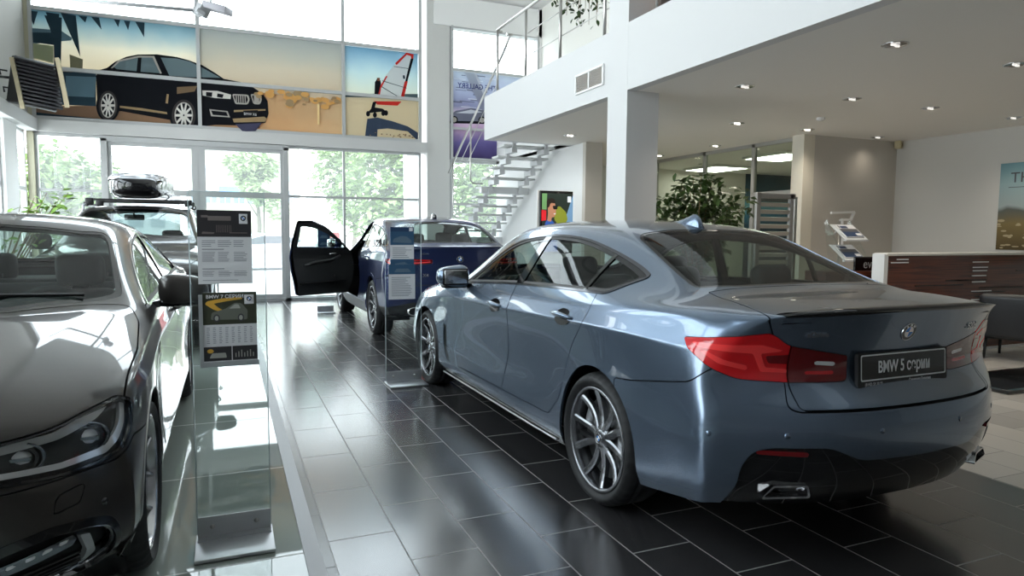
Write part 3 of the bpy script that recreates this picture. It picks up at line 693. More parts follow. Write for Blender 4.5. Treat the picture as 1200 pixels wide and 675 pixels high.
def suv_cage(lev, boxy=False, sz=1.):
    """coupe-roofed off-roader; origin on the rear axle, wheelbase 2.864"""
    T = [
     [(.80,-.80,1.14),(.74,-.86,1.158),(.60,-.895,1.168),(.45,-.915,1.172),(.25,-.928,1.175),(0,-.932,1.176)],
     [(.835,-.66,1.145),(.765,-.72,1.172),(.64,-.75,1.19),(.48,-.77,1.20),(.25,-.785,1.205),(0,-.79,1.206)],
     [(.865,-.48,1.152),(.785,-.50,1.20),(.67,-.53,1.25),(.52,-.56,1.282),(.27,-.58,1.292),(0,-.585,1.295)],
     [(.885,-.20,1.155),(.79,-.20,1.27),(.69,-.22,1.37),(.545,-.23,1.425),(.28,-.25,1.44),(0,-.255,1.445)],
     [(.89,.10,1.152),(.79,.10,1.31),(.69,.10,1.455),(.55,.08,1.52),(.28,.06,1.545),(0,.05,1.55)],
     [(.89,.45,1.145),(.79,.45,1.34),(.69,.45,1.515),(.55,.45,1.568),(.28,.45,1.588),(0,.45,1.593)],
     [(.886,.80,1.132),(.785,.80,1.34),(.69,.80,1.535),(.55,.80,1.59),(.28,.80,1.608),(0,.80,1.613)],
     [(.88,1.20,1.115),(.78,1.20,1.33),(.685,1.20,1.53),(.55,1.20,1.588),(.28,1.20,1.612),(0,1.20,1.618)],
     [(.876,1.50,1.10),(.775,1.50,1.30),(.675,1.50,1.495),(.55,1.52,1.555),(.28,1.56,1.588),(0,1.57,1.595)],
     [(.874,1.80,1.085),(.79,1.81,1.22),(.705,1.82,1.345),(.60,1.86,1.40),(.30,1.97,1.44),(0,2.0,1.45)],
     [(.878,2.10,1.068),(.83,2.13,1.125),(.765,2.16,1.165),(.665,2.24,1.19),(.33,2.42,1.215),(0,2.46,1.22)],
     [(.886,2.30,1.05),(.83,2.34,1.09),(.75,2.38,1.115),(.62,2.46,1.13),(.33,2.60,1.145),(0,2.64,1.15)],
     [(.90,2.82,.99),(.84,2.85,1.03),(.75,2.87,1.055),(.60,2.90,1.075),(.33,2.92,1.09),(0,2.93,1.095)],
     [(.89,3.12,.93),(.82,3.18,.965),(.73,3.21,.99),(.58,3.24,1.01),(.32,3.27,1.03),(0,3.28,1.035)],
     [(.86,3.30,.88),(.79,3.38,.90),(.70,3.43,.915),(.56,3.48,.93),(.31,3.52,.945),(0,3.54,.95)],
     [(.83,3.38,.84),(.76,3.47,.85),(.67,3.53,.855),(.54,3.58,.86),(.30,3.62,.865),(0,3.635,.868)],
    ]
    side = dict(y=[-.66,-.20,0,.55,1.4,2.1,2.5,2.864,3.12,3.30], rows=[
     ([.872,.915,.925,.915,.905,.905,.905,.92,.91,.875],[1.09,1.09,1.09,1.07,1.05,1.03,1.01,.96,.90,.86]),
     ([.905,.94,.95,.94,.928,.925,.928,.94,.93,.90],[1.0,1.01,1.01,.99,.97,.95,.93,.88,.84,.81]),
     ([.925,.95,.955,.935,.92,.92,.925,.952,.945,.915],[.88,.87,.86,.84,.82,.82,.82,.80,.76,.74]),
     ([.93,.955,.96,.925,.91,.915,.93,.958,.95,.92],[.74,.72,.70,.66,.64,.64,.66,.68,.66,.65]),
     ([.925,.955,.96,.935,.925,.93,.94,.958,.95,.92],[.60,.54,.50,.48,.47,.47,.49,.54,.54,.54]),
     ([.90,.95,.955,.945,.94,.94,.945,.955,.94,.91],[.44,.38,.36,.34,.33,.33,.34,.37,.39,.41]),
     ([.86,.91,.91,.905,.90,.90,.90,.905,.89,.87],[.33,.27,.25,.23,.22,.22,.23,.25,.27,.29])])
    rear = [(.82,-.935,.14,1.11,1.09),(.845,-.945,.16,1.0,1.0),(.87,-.935,.18,.86,.88),(.895,-.97,.24,.74,.76),(.91,-.985,.26,.60,.61),(.89,-.96,.24,.44,.46),(.85,-.90,.2,.32,.34)]
    front = [(.85,3.69,.30,.80,.78),(.87,3.72,.32,.72,.72),(.89,3.735,.34,.64,.66),(.91,3.735,.35,.54,.57),(.92,3.725,.35,.44,.48),(.90,3.70,.34,.34,.38),(.86,3.60,.30,.26,.30)]
    if boxy:   # upright tailgate and long roof
        def g(i, p):
            x, y, z = p
            if i <= 4: up = [0, .0, .06, .10, .05][i]; return (x, y - [0, .05, .12, .22, .2][i] * (1 if z > 1.16 else .3), z + (up * 1.4 if z > 1.2 else 0))
            return p
        T = [[g(i, p) for p in r] for i, r in enumerate(T)]
    q = lambda p: (p[0], p[1], p[2] * sz)
    T = [[q(p) for p in r] for r in T]; side = dict(y=side['y'], rows=[(a, [z * sz for z in b]) for a, b in side['rows']])
    rear = [(*r[:3], r[3] * sz, r[4] * sz) for r in rear]; front = [(*r[:3], r[3] * sz, r[4] * sz) for r in front]
    return car_cage(T, rear, front, side, lev, {(0, 0, 6): .7, (2, 6, -6): .6, (6, 3, -3): .25, (5, 6, -7): .4})
def car_common(B, car, S, P, wb, arch_r, arch_z, R, rimr, style, lw, steer=0., rimmat=None):
    wheel_wells(car, (0, wb), arch_r + .03, lw - .05, arch_z); under(car, S)
    for y in (0, wb):
        for sg in (-1, 1): make_wheel(car, sg * (lw - .135), y, R, .245, rimr, style, sg, rimmat, steer if y else 0.)

def saloon_front():
    P = paint('anthracite_paint', (.048, .042, .038), .55, .34)
    car = thing('car', 'anthracite saloon facing the camera with headlamp at the left picture edge', 'car', (-1.24, 6.15, 0), PI)
    wf, dy = 1.018, .095; S = saloon_cage(4, wf, dy); B = Body(S, car, P); wb = 3.07
    for yc in (0, wb): B.remove(Farch(yc, .345, .380))
    ws = both([(0, 2.79), (.37, 2.755), (.68, 2.50), (.745, 2.40), (.755, 2.34), (.66, 1.84), (.61, 1.75), (.50, 1.86), (.25, 1.96), (0, 1.98)])
    rw = both([(0, -.44), (.40, -.435), (.60, -.40), (.615, -.36), (.535, .20), (.48, .262), (.25, .295), (0, .305)])
    fw, fr = Ftop(ws, .05), Ftop(rw, .035)
    dlo = [(2.24, .977, .01), (1.74, 1.262, .3), (1.38, 1.352, .3), (.95, 1.372, .3), (.55, 1.352, .3), (.22, 1.288, .2), (-.02, 1.215, .08), (-.15, 1.165, .04), (.02, 1.068, .05), (.55, 1.056, .2), (1.2, 1.034, .2)]
    fd = Fside(dlo, .05)
    for nm, f in (('windscreen', fw), ('rear_window', fr)):
        a = B.take(f, .0); seal, gl = clip(a, lambda v: -(f(v) + .028))
        surf_obj(seal, nm + '_border', M['gloss'], car, .01, -.002); surf_obj(gl, nm, M['carglass'], car, 0, -.003)
    B.side_glass(dlo, [[(1.22, 1.0), (1.13, 1.0), (1.03, 1.42), (1.10, 1.42)], [(.275, 1.0), (.245, 1.0), (.135, 1.4), (.165, 1.4)]], .012)
    yf = 3.85
    hl = [(.36, .655, .02), (.64, .622, .06), (.88, .604, .08), (1.14, .607, .10), (1.315, .70, .05), (1.36, .765, .02), (1.255, .795, .03), (1.01, .78, .1), (.87, .757, .1), (.68, .744, .1), (.36, .735, .02)]
    ss = lambda v: np.abs(v[:, 0]) + (yf - v[:, 1])
    for sg in (-1, 1):
        lamp = B.take(Fwrap(hl, yf, .03, 3.0, -1, sg), .002); fl = Fwrap(hl, yf, .03, 3.0, -1, sg)
        rim, rest = clip(lamp, lambda v: -(fl(v) + .010)); h = surf_obj(rim, 'headlamp', M['gloss'], car, .012)
        base = surf_obj(offset(rest, -.045), 'lamp_housing', M['black'], h, 0)
        drl = sdf_poly(fillet([(.40, .668), (.64, .638), (.90, .622), (1.12, .625), (1.27, .70), (1.325, .76), (1.30, .775), (1.235, .715), (1.10, .648), (.90, .64), (.64, .655), (.40, .685)], .02))
        brow = sdf_poly(fillet([(.40, .722), (.68, .728), (.88, .738), (1.02, .76), (1.22, .775), (1.10, .742), (.90, .712), (.68, .704), (.40, .706)], .02))
        low = offset(rest, -.022)
        surf_obj(clip(low, lambda v: drl(ss(v), v[:, 2]))[0], 'daytime_light', M['lampwhite'], h, .014)
        surf_obj(clip(low, lambda v: brow(ss(v), v[:, 2]))[0], 'lamp_brow', pm('lamp_brow_grey', (.55, .55, .55), .3, .2), h, .014)
        for sc, zc in ((.72, .685), (1.02, .69)):
            d = np.argmin((ss(rest) - sc) ** 2 + (rest.v[:, 2] - zc) ** 2) if False else None
            q = rest.v; i = int(np.argmin((ss(q) - sc) ** 2 + (q[:, 2] - zc) ** 2)); p = Vector(rest.v[i]); n = Vector(rest.n[i]).normalized(); n = (n + Vector((0, 1.2, 0))).normalized()
            b = MB(); Mx = frame(p - n * .055, Vector((0, 0, 1)).cross(n), (0, 0, 1))
            k0 = len(b.v); b.mat(1).lathe([(.072, .0), (.075, .012), (.068, .014), (.064, .002)], 28); b.mat(0).lathe([(.060, -.002), (.058, .012), (.048, .018), (.045, .006)], 28); b.mat(2).lathe([(.042, -.004), (.036, .010), (.02, .019), (.0005, .022)], 24)
            b.v = [tuple(Mx @ Vector((v[0], v[1] * .72, v[2]))) for v in b.v]
            b.mat(1); b.box(p - n * .035, (.075, .014, .010)); b.build('headlamp_lens', [M['gloss'], M['bulb'], M['lampwhite']], h)
        surf_obj(rest, 'lamp_cover', M['headglass'], h, 0, .0)
    hood = [(0, 2.80), (.37, 2.775), (.70, 2.52), (.80, 2.42), (.85, 2.6), (.885, 3.0), (.882, 3.30), (.89, 3.50), (.83, 3.72), (.70, 3.86), (.30, 3.95), (0, 3.95)]
    fh = Ftop(both(hood), .05, .62); B.cut('bonnet', lambda v: np.maximum(fh(v), .738 - v[:, 2]), gap=.003)
    # kidney grilles
    gp = Frear([(.03, .46), (.24, .47), (.285, .58), (.25, .735), (.06, .74), (.03, .62)], .03, 3.3, True, -1)
    for sg in (-1, 1):
        a = B.take(lambda v: np.maximum(gp(v), -sg * v[:, 0]), .001); g = lambda v: gp(v)
        rim, rest = clip(a, lambda v: -(gp(v) + .014)); k = surf_obj(rim, 'kidney_grille', M['chrome'], car, .02, .006); surf_obj(rest, 'grille_mesh', M['black'], k, 0, -.03)
        for q in range(8):
            x = sg * (.05 + q * .028); p = near(S, x, .6, (0, 2), lambda s: s.n[:, 1] > .3)[0]; b = MB(); b.box((x, p.y - .012, .605), (.007, .02, .235)); b.build('grille_bar', M['chrome'], k)
    # bumper with the big side intakes
    bmp = [(-.4, .90), (.42, .90), (.42, .60), (1.14, .60), (1.28, .655), (1.42, .648), (1.9, .64), (1.9, 0), (-.4, 0)]
    bump = B.take(Fwrap(bmp, yf, .02, 2.8, -1), .003)
    fo = Fwrap([(.46, .40), (.62, .45), (.80, .463), (.98, .448), (1.09, .425), (1.145, .36), (1.15, .27), (1.06, .215), (.46, .24)], yf, .04, 2.8, -1)
    for sg in (-1, 1):
        o, bump = clip(bump, lambda v: np.maximum(fo(v), -sg * v[:, 0])); rim, rest = clip(o, lambda v: -(fo(v) + .030)); io = surf_obj(rim, 'air_intake', M['gloss'], car, .05, .004)
        surf_obj(offset(rest, -.05), 'intake_back', M['black'], io, 0)
        chr_, _ = clip(rest, lambda v: -(fo(v) + .036)); surf_obj(chr_, 'intake_trim', M['chrome'], io, .01, -.012)
        vn, _ = clip(rest, sdf_v(ss, [(.95, .395), (1.0, .385), (1.04, .30), (1.02, .26), (.985, .26), (.985, .33)])); surf_obj(vn, 'intake_blade', M['greymetal'], io, .02, -.02)
        bar_, _ = clip(rest, sdf_v(ss, [(.60, .376), (.92, .402), (.94, .385), (.92, .366), (.62, .340)])); fb_ = surf_obj(bar_, 'fog_lamp', M['bulb'], io, .01, -.025)
        for q in range(4): s0 = .64 + q * .07; led, _ = clip(rest, sdf_v(ss, [(s0, .362 + q * .006), (s0 + .045, .367 + q * .006), (s0 + .05, .376 + q * .006), (s0 + .01, .374 + q * .006)])); surf_obj(led, 'fog_lamp_diode', M['lampwhite'], fb_, .004, -.022)
        for q in range(5):
            z = .325 - q * .021; mesh_, _ = clip(rest, sdf_v(ss, [(.50, z), (.96, z + .01), (.96, z + .001), (.50, z - .009)])); surf_obj(mesh_, 'intake_slat', M['black'], io, .012, -.02)
    fwz = sdf_v(ss, fillet([(.82, .495), (.94, .505), (.975, .555), (.96, .565), (.86, .555), (.835, .54)], .012))
    fwash = lambda v: np.maximum(fwz(v), 3.0 - v[:, 1])
    cov, bump = clip(bump, lambda v: fwash(v)); cov = clip(cov, lambda v: fwash(v) + .0035)[0]
    bo = surf_obj(bump, 'front_bumper', P, car, .016); [surf_obj(clip(cov, lambda v: sg * v[:, 0])[0], 'washer_cover', P, bo, .01) for sg in (-1, 1)]
    for x, z in ((.845, .478), (.30, .42)):
        for sg in (-1, 1):
            p, nn = near(S, sg * x, z, (0, 2), lambda s: s.n[:, 1] > .2); b = MB(); Mx = frame(p, Vector((0, 0, 1)).cross(nn), (0, 0, 1)); b.lathe([(.0125, -.003), (.0125, .002), (.0001, .0025)], 16); b.v = [tuple(Mx @ Vector(v)) for v in b.v]; b.build('parking_sensor', M['gloss'], bo)
    lo, _ = None, None
    fdoor = [(2.28, .99), (2.315, .80), (2.28, .50), (2.21, .315), (1.32, .325), (1.235, .60), (1.20, 1.05), (1.6, 1.05)]
    rdoor = [(1.195, 1.06), (1.23, .60), (1.315, .325), (.52, .335), (.40, .45), (.33, .62), (.24, .78), (.13, .90), (.09, 1.0), (.10, 1.075)]
    for sg in (-1, 1):
        B.cut('front_door', Fside(fdoor, .03, .5, sg)); B.cut('rear_door', Fside(rdoor, .03, .5, sg))
        door_handle(car, S, sg, 1.42, .885, P); door_handle(car, S, sg, .36, .92, P); side_mirror(car, sg, (.875, 2.03, .975), P)
    sb = lambda v: np.maximum(Fside([(2.72, .245), (2.6, 0), (.3, 0), (.36, .235)], .005, .5)(v), -1)
    B.cut2('side_skirt', sb, M['gloss'], gap=.001)
    # chrome outlet strip behind the front wheel
    for sg in (-1, 1): B.cut('air_outlet', Fside([(2.56, .60), (2.52, .60), (2.46, .40), (2.30, .295), (2.44, .31), (2.54, .42)], .01, .5, sg), M['chrome'], gap=.001, off=.003)
    for sg in (-1, 1):
        b = MB(); n = 26; A = [-.12 + (PI + .24) * k / n for k in range(n + 1)]; pts = []
        for a in A:
            y, z = wb + .382 * math.cos(a), .345 + .382 * math.sin(a) if math.sin(a) > 0 else .345 + .9 * math.sin(a)
            p = near(S, y, z, (1, 2), lambda s: s.n[:, 0] * sg > .3)[0]; pts.append((p.x + sg * .001, y, z))
        b.tube(pts, .004, 6); b.build('wheel_arch_edge', M['steel'], car)
    B.finish(); liner(car, S, [fw, fr, fd, Farch(0, .345, .43), Farch(wb, .345, .43)])
    car_common(B, car, S, P, wb, .38, .345, .345, .270, 'star', .945, rimmat=pm('bright_alloy', (.5, .5, .51), .2, .9, coat=.5))
    cabin(car, dict(fy=1.32, ry=.30, zs=.40, dy=2.33, dz=1.0, w=.81, len=3.0, belt=1.05, my=2.03, mz=1.33))
    p, nn = near(S, 0, .80, (0, 2), lambda s: s.n[:, 1] > .2); roundel(car, p + nn * .002, nn, (0, 0, 1), .041)
    for sg in (-1, 1):   # wipers
        b = MB(); b.tube([near(S, sg * .1, 2.74, (0, 1), lambda s: s.n[:, 2] > .3)[0] + Vector((0, 0, .02)), near(S, sg * .25, 2.68, (0, 1), lambda s: s.n[:, 2] > .3)[0] + Vector((0, 0, .015)), near(S, sg * .62, 2.50, (0, 1), lambda s: s.n[:, 2] > .3)[0] + Vector((0, 0, .012))], .007, 6); b.build('wiper', M['black'], car)
    return car
def sdf_v(ss, poly):
    g = sdf_poly(poly); return lambda v: g(ss(v), v[:, 2])

def suv(name_label, loc, rz, P, lev, boxy, sz, open_door=False, detail=True, cat='car', simple=False):
    car = thing('car', name_label, cat, loc, rz); S = suv_cage(lev, boxy, sz); B = Body(S, car, P); wb = 2.864; z = lambda h: h * sz
    for yc in (0, wb): B.remove(Farch(yc, .375, .415))
    if boxy: rw = both([(0, -.86), (.45, -.84), (.66, -.78), (.60, -.45), (0, -.43)]); dlo = [(2.08, 1.09, .01), (1.75, 1.25, .2), (1.45, 1.43, .2), (1.1, 1.50, .3), (.5, 1.505, .3), (-.30, 1.47, .2), (-.52, 1.40, .05), (-.45, 1.18, .05), (.6, 1.14, .2), (1.4, 1.12, .2)]
    else: rw = both([(0, -.70), (.45, -.685), (.63, -.61), (.655, -.56), (.585, -.12), (.52, -.05), (0, -.02)]); dlo = [(2.05, 1.09, .01), (1.75, 1.24, .2), (1.45, 1.42, .2), (1.1, 1.50, .3), (.7, 1.505, .3), (.3, 1.46, .3), (-.05, 1.365, .2), (-.35, 1.245, .1), (-.43, 1.205, .02), (-.28, 1.168, .06), (.6, 1.14, .2), (1.4, 1.12, .2)]
    dlo = [(d[0], z(d[1]), d[2]) for d in dlo]
    ws = both([(0, 2.42), (.34, 2.38), (.655, 2.18), (.705, 2.08), (.62, 1.66), (.56, 1.58), (.28, 1.66), (0, 1.68)])
    fw, fr, fd = Ftop(ws, .04), Ftop(rw, .04, 1.15 * sz), Fside(dlo, .05)
    door = Fside([(2.10, z(1.08)), (2.14, z(.80)), (2.06, z(.40)), (1.10, z(.40)), (1.02, z(.75)), (.985, z(1.20)), (.99, z(1.535)), (1.25, z(1.54)), (1.50, z(1.46)), (1.80, z(1.27))], .03, .4, -1)
    dpart = None
    if open_door: dpart = B.take(door, .002)
    for nm, f in (('windscreen', fw), ('rear_window', fr)):
        a = B.take(f, .0); seal, gl = clip(a, lambda v: -(f(v) + .028))
        surf_obj(seal, nm + '_border', M['gloss'], car, .01, -.002); surf_obj(gl, nm, M['carglass'], car, 0, -.003)
    B.side_glass(dlo, [[(1.06, z(1.05)), (.97, z(1.05)), (.94, z(1.6)), (1.02, z(1.6))], [(.10, z(1.05)), (.06, z(1.05)), (.02, z(1.6)), (.05, z(1.6))]], .012)
    ss = lambda v: np.abs(v[:, 0]) + v[:, 1] + .95
    lamp = [(.38, .985, .01), (.70, .962, .03), (.95, .950, .03), (1.12, .985, .03), (1.20, 1.03, .01), (1.0, 1.055, .03), (.6, 1.042, .03), (.38, 1.035, .01)]; lamp = [(a, z(b), c) for a, b, c in lamp]
    for sg in (-1, 1):
        a = B.take(Fwrap(lamp, -.95, .01, -.3, 1, sg), .002); L = surf_obj(a, 'tail_lamp', M['darkred'], car, .012, .002)
        g = sdf_poly([(.41, z(1.0)), (.70, z(.98)), (1.08, z(.985)), (1.10, z(1.0)), (.71, z(.995)), (.41, z(1.012))]); surf_obj(clip(a, lambda v: g(ss(v), v[:, 2]))[0], 'light_guide', M['redbright'], L, .003, .005)
        g2 = sdf_poly([(.41, z(1.022)), (.70, z(1.02)), (1.12, z(1.03)), (1.05, z(1.045)), (.6, z(1.034)), (.41, z(1.03))]); surf_obj(clip(a, lambda v: g2(ss(v), v[:, 2]))[0], 'light_guide', M['red'], L, .003, .005)
    def flid(v):
        x = np.abs(v[:, 0]); y = v[:, 1]; zz = v[:, 2]; X = np.interp(zz, [z(.70), z(.80), z(.96), z(1.10), z(1.25), z(1.5)], [.50, .60, .64, .70, .68, .60]); return np.maximum(np.maximum(x - X, y + (.60 if not boxy else .6)), z(.72) - zz)
    lid = B.cut('tailgate', flid, gap=.003)
    bp = [(-.4, z(.71)), (.62, z(.71)), (.75, z(.85)), (1.0, z(.86)), (1.2, z(.80)), (1.7, z(.76)), (1.9, 0), (-.4, 0)]
    bump = B.take(Fwrap(bp, -.95, .03, -.3), .003); blk, bump = clip(bump, lambda v: v[:, 2] - z(.50) + .06 * np.clip(np.abs(v[:, 0]) - .6, 0, .3) * 4)
    bo = surf_obj(bump, 'rear_bumper', P, car, .014); surf_obj(blk, 'lower_bumper', M['black'], bo, .012, -.004)
    for sg in (-1, 1):
        b = MB(); c = near(S, sg * .58, z(.40), (0, 2), lambda s: s.n[:, 1] < -.3)[0]; b.lathe([(.05, .14), (.055, -.02), (.045, -.02), (.043, .10), (.001, .10)], 24, 'Y', (c.x, c.y, c.z - .02)); 
        for q in range(len(b.v)): b.v[q] = (c.x + (b.v[q][0] - c.x) * 1.5, b.v[q][1], b.v[q][2])
        b.build('exhaust_tip', M['chrome'], car)
    for sg in (-1, 1):
        if not (open_door and sg < 0): B.cut('front_door', (lambda sg: Fside([(2.10, z(1.09)), (2.14, z(.80)), (2.06, z(.40)), (1.10, z(.40)), (1.02, z(.75)), (1.0, z(1.14))], .03, .5, sg))(sg)); side_mirror(car, sg, (.875, 1.90, z(1.09)), P, 1.1); door_handle(car, S, sg, 1.2, z(1.0), P)
        B.cut('rear_door', Fside([(.985, z(1.15)), (1.0, z(.75)), (1.07, z(.40)), (.52, z(.41)), (.44, z(.55)), (.36, z(.75)), (.18, z(.90)), (.12, z(1.16))], .03, .5, sg)); door_handle(car, S, sg, .30, z(1.03), P)
    B.cut('bonnet', Ftop(both([(0, 2.44), (.36, 2.40), (.70, 2.20), (.80, 2.32), (.83, 2.8), (.79, 3.15), (.70, 3.38), (.5, 3.50), (0, 3.56)]), .04, .7), gap=.003)
    hlm = [(.36, z(.76)), (.8, z(.745)), (1.15, z(.76)), (1.28, z(.82)), (1.1, z(.86)), (.7, z(.84)), (.36, z(.84))]
    for sg in (-1, 1): B.cut('headlamp', Fwrap(hlm, 3.64, .03, 2.9, -1, sg), M['bulb'])
    for sg in (-1, 1):
        gp = Frear([(.03, z(.54)), (.26, z(.55)), (.31, z(.68)), (.28, z(.83)), (.06, z(.84)), (.03, z(.70))], .03, 3.2, True, -1)
        a = B.take(lambda v: np.maximum(gp(v), -sg * v[:, 0]), .001); rim, rest = clip(a, lambda v: -(gp(v) + .014)); k = surf_obj(rim, 'kidney_grille', M['chrome'], car, .02, .006); surf_obj(rest, 'grille_mesh', M['black'], k, 0, -.03)
    for yc in (0, wb): B.cut2('wheel_arch_trim', Farch(yc, .375, .455), M['black'] if not open_door else P, gap=.0005, off=.004)
    B.cut2('side_skirt', Fside([(2.5, z(.385)), (2.5, 0), (.3, 0), (.36, z(.385))], .005, .5), M['black'], gap=.001)
    B.finish()
    cl = [fw, fr, fd, Farch(0, .375, .46), Farch(wb, .375, .46)] + ([door] if open_door else [])
    liner(car, S, cl, .5); car_common(B, car, S, P, wb, .415, .375, .37, .285, 'double' if open_door else 'star', .955)
    cabin(car, dict(fy=1.15, ry=.22, zs=.56, dy=2.08, dz=z(1.13), w=.82, len=2.7, belt=z(1.15), my=1.80, mz=z(1.46), ))
    if open_door:
        hx, hy = -.905, 2.10; A = R_(-60); c, s_ = math.cos(A), math.sin(A)
        def tr(Sf):
            v = Sf.v.copy(); n = Sf.n.copy(); x, y = v[:, 0] - hx, v[:, 1] - hy; v[:, 0] = hx + c * x - s_ * y; v[:, 1] = hy + s_ * x + c * y; nx, ny = n[:, 0].copy(), n[:, 1].copy(); n[:, 0] = c * nx - s_ * ny; n[:, 1] = s_ * nx + c * ny; return Surf(v, n, Sf.f)
        winf = Fside([(1.98, z(1.13), .01), (1.72, z(1.27), .2), (1.45, z(1.40), .2), (1.2, z(1.465), .1), (1.045, z(1.47), .02), (1.07, z(1.145), .03)], .05, .4, -1)
        gl, body = clip(dpart, winf)
        d = surf_obj(tr(body), 'front_door', P, car, .03); surf_obj(tr(gl), 'door_glass', M['carglass'], d, 0, -.03)
        # inner trim panel, thickness growing below the window line
        inner = Surf(body.v - body.n * np.interp(body.v[:, 2], [z(.42), z(.6), z(1.05), z(1.16)], [.06, .11, .10, .045])[:, None], body.n, body.f); surf_obj(tr(inner), 'door_lining', M['trimgrey'], d, -.05, 0, True)
        def W(x, y, zz): return Vector((hx + c * (x - hx) - s_ * (y - hy), hy + s_ * (x - hx) + c * (y - hy), zz))
        b = MB(); b.tube([W(-.76, 1.15, z(.86)), W(-.72, 1.3, z(.90)), W(-.71, 1.6, z(.93)), W(-.74, 1.8, z(1.0))], [.02, .03, .03, .02], 8); b.build('arm_rest', M['black'], d)
        b = MB(); b.tube([W(-.775, 1.62, z(1.03)), W(-.76, 1.7, z(1.035)), W(-.775, 1.8, z(1.03))], .009, 8); b.build('inner_handle', M['chrome'], d)
        b = MB(); b.lathe([(.085, 0), (.075, .012), (.001, .015)], 24, 'X'); Q = W(-.80, 1.72, z(.62)); b.v = [tuple(Vector(v) + Q) for v in b.v]; b.build('door_speaker', M['black'], d)
        b = MB(); b.bar(W(-.80, 1.10, z(.58)), W(-.80, 1.95, z(.60)), .05, .02); b.build('door_pocket', M['black'], d)
        b = MB(); superell(b, W(-1.03, 1.93, z(1.19)), (.125, .075, .09), .62, Mx=Matrix.Rotation(A, 3, 'Z')); m_ = b.build('side_mirror', P, d)
        b = MB(); Q = W(-1.03, 1.86, z(1.19)); b.box(Q, (.20, .02, .13), (0, 0, A), .03); b.build('mirror_glass', [M['chrome']], m_)
        b = MB(); b.bar(W(-.88, 1.93, z(1.11)), W(-1.0, 1.93, z(1.13)), .07, .04); b.build('mirror_arm', M['gloss'], m_)
    return car, S, lid
def blue_suv():
    P = paint('deep_blue_paint', (.010, .020, .085), .5, .3)
    car, S, lid = suv('dark blue coupe off-roader with its front door standing open', (2.72, 9.1, 0), 0, P, 4, False, 1., True)
    rc = lambda s: s.n[:, 1] < -.3
    p, nn = near(S, 0, 1.037, (0, 2), rc); roundel(lid, p + nn * .002, nn, (0, 0, 1), .042)
    for t, x, zz, s_ in (('X4', -.44, .82, .055), ('xDrive', -.45, 1.10, .028)):
        p, nn = near(S, x, zz, (0, 2), rc); nn.z *= .5; nn.normalize(); Mx = frame(p + nn * .006, Vector((0, 0, 1)).cross(nn), Vector((0, 0, 1)) - nn * nn.z); b = MB(); add_text(b, Mx, t, s_, .002, 1.1, 'CENTER', .001); b.build('model_lettering', M['chrome'], lid)
    b = MB(); pts = [(x / 10 * .62, -.935 + .12 * abs(x / 10) ** 2.6, 1.182) for x in range(-10, 11)]
    vs = []
    for x, y, zz in pts: vs += [(x, y + .07, zz + .01), (x, y - .008, zz + .012), (x, y - .012, zz + .002), (x, y + .01, zz - .01)]
    b.add(vs, [(i * 4 + k, i * 4 + k + 1, (i + 1) * 4 + k + 1, (i + 1) * 4 + k) for i in range(len(pts) - 1) for k in range(3)], True); b.build('lip_spoiler', P, lid)
    p = near(S, 0, .25, (0, 1), lambda s: s.n[:, 2] > .5)[0]; b = MB(); superell(b, p + Vector((0, 0, .02)), (.03, .10, .05), .9); b.build('roof_aerial', M['gloss'], car)
    # rear wiper
    return car
def rack_suv():
    P = paint('black_brown_paint', (.03, .026, .024), .5, .3)
    car, S, lid = suv('black off-roader parked behind the anthracite saloon', (-1.10, 11.75, 0), PI, P, 3, True, 1.055)
    zt = 1.70
    for sg in (-1, 1):
        b = MB(); b.tube([(sg * .62, 1.45, zt - .07), (sg * .63, 1.38, zt - .005), (sg * .64, 1.1, zt + .015), (sg * .64, .2, zt + .02), (sg * .63, -.35, zt), (sg * .62, -.42, zt - .06)], .016, 8); b.build('roof_rail', M['alu'], car)
    rk = []
    for y in (1.12, .32):
        r = thing('roof_bar', 'black roof bar across the black off-roader, %s' % ('nearer the windscreen' if y > 1 else 'nearer the tailgate'), 'roof bar', (-1.10, 11.75, 0), PI)
        b = MB(); b.bar((-.60, y, zt + .085), (.60, y, zt + .085), .06, .028); b.build('cross_bar', M['black'], r)
        for sg in (-1, 1):
            b = MB(); b.box((sg * .60, y, zt + .055), (.10, .09, .10), None, .02); b.box((sg * .64, y, zt + .02), (.06, .07, .06), None, .015); b.build('bar_foot', M['black'], r)
    t = thing('roof_box', 'black roof box wrapped in grey shiny film on the roof bars', 'roof box', (-1.10, 11.75, 0), PI)
    b = MB()
    def tp(q): q = q.copy(); q.x *= 1 - .25 * max(0, q.y / .95); q.z *= 1 - .3 * max(0, q.y / .95) ** 2; return q
    superell(b, (.02, .75, zt + .265), (.39, .85, .17), .55, 32, 18, taper=tp); b.build('box_shell', M['gloss'], t)
    b = MB(); rng = random.Random(3)
    superell(b, (.02, .70, zt + .29), (.405, .83, .175), .5, 48, 24, taper=tp)
    keep = [i for i, f in enumerate(b.f) if (sum(b.v[k][2] for k in f) / len(f) > zt + .35) or (sum(b.v[k][0] for k in f) / len(f) < -.30)]
    b.v = [(x + rng.uniform(-.006, .006), y + rng.uniform(-.008, .008), zz + rng.uniform(-.006, .008)) for x, y, zz in b.v]; b.f = [b.f[i] for i in keep]; b.m = [0] * len(keep); b.sm = [False] * len(keep)
    b.build('wrapping_film', pm('silver_film', (.55, .55, .57), .25, .5), t)
    return car
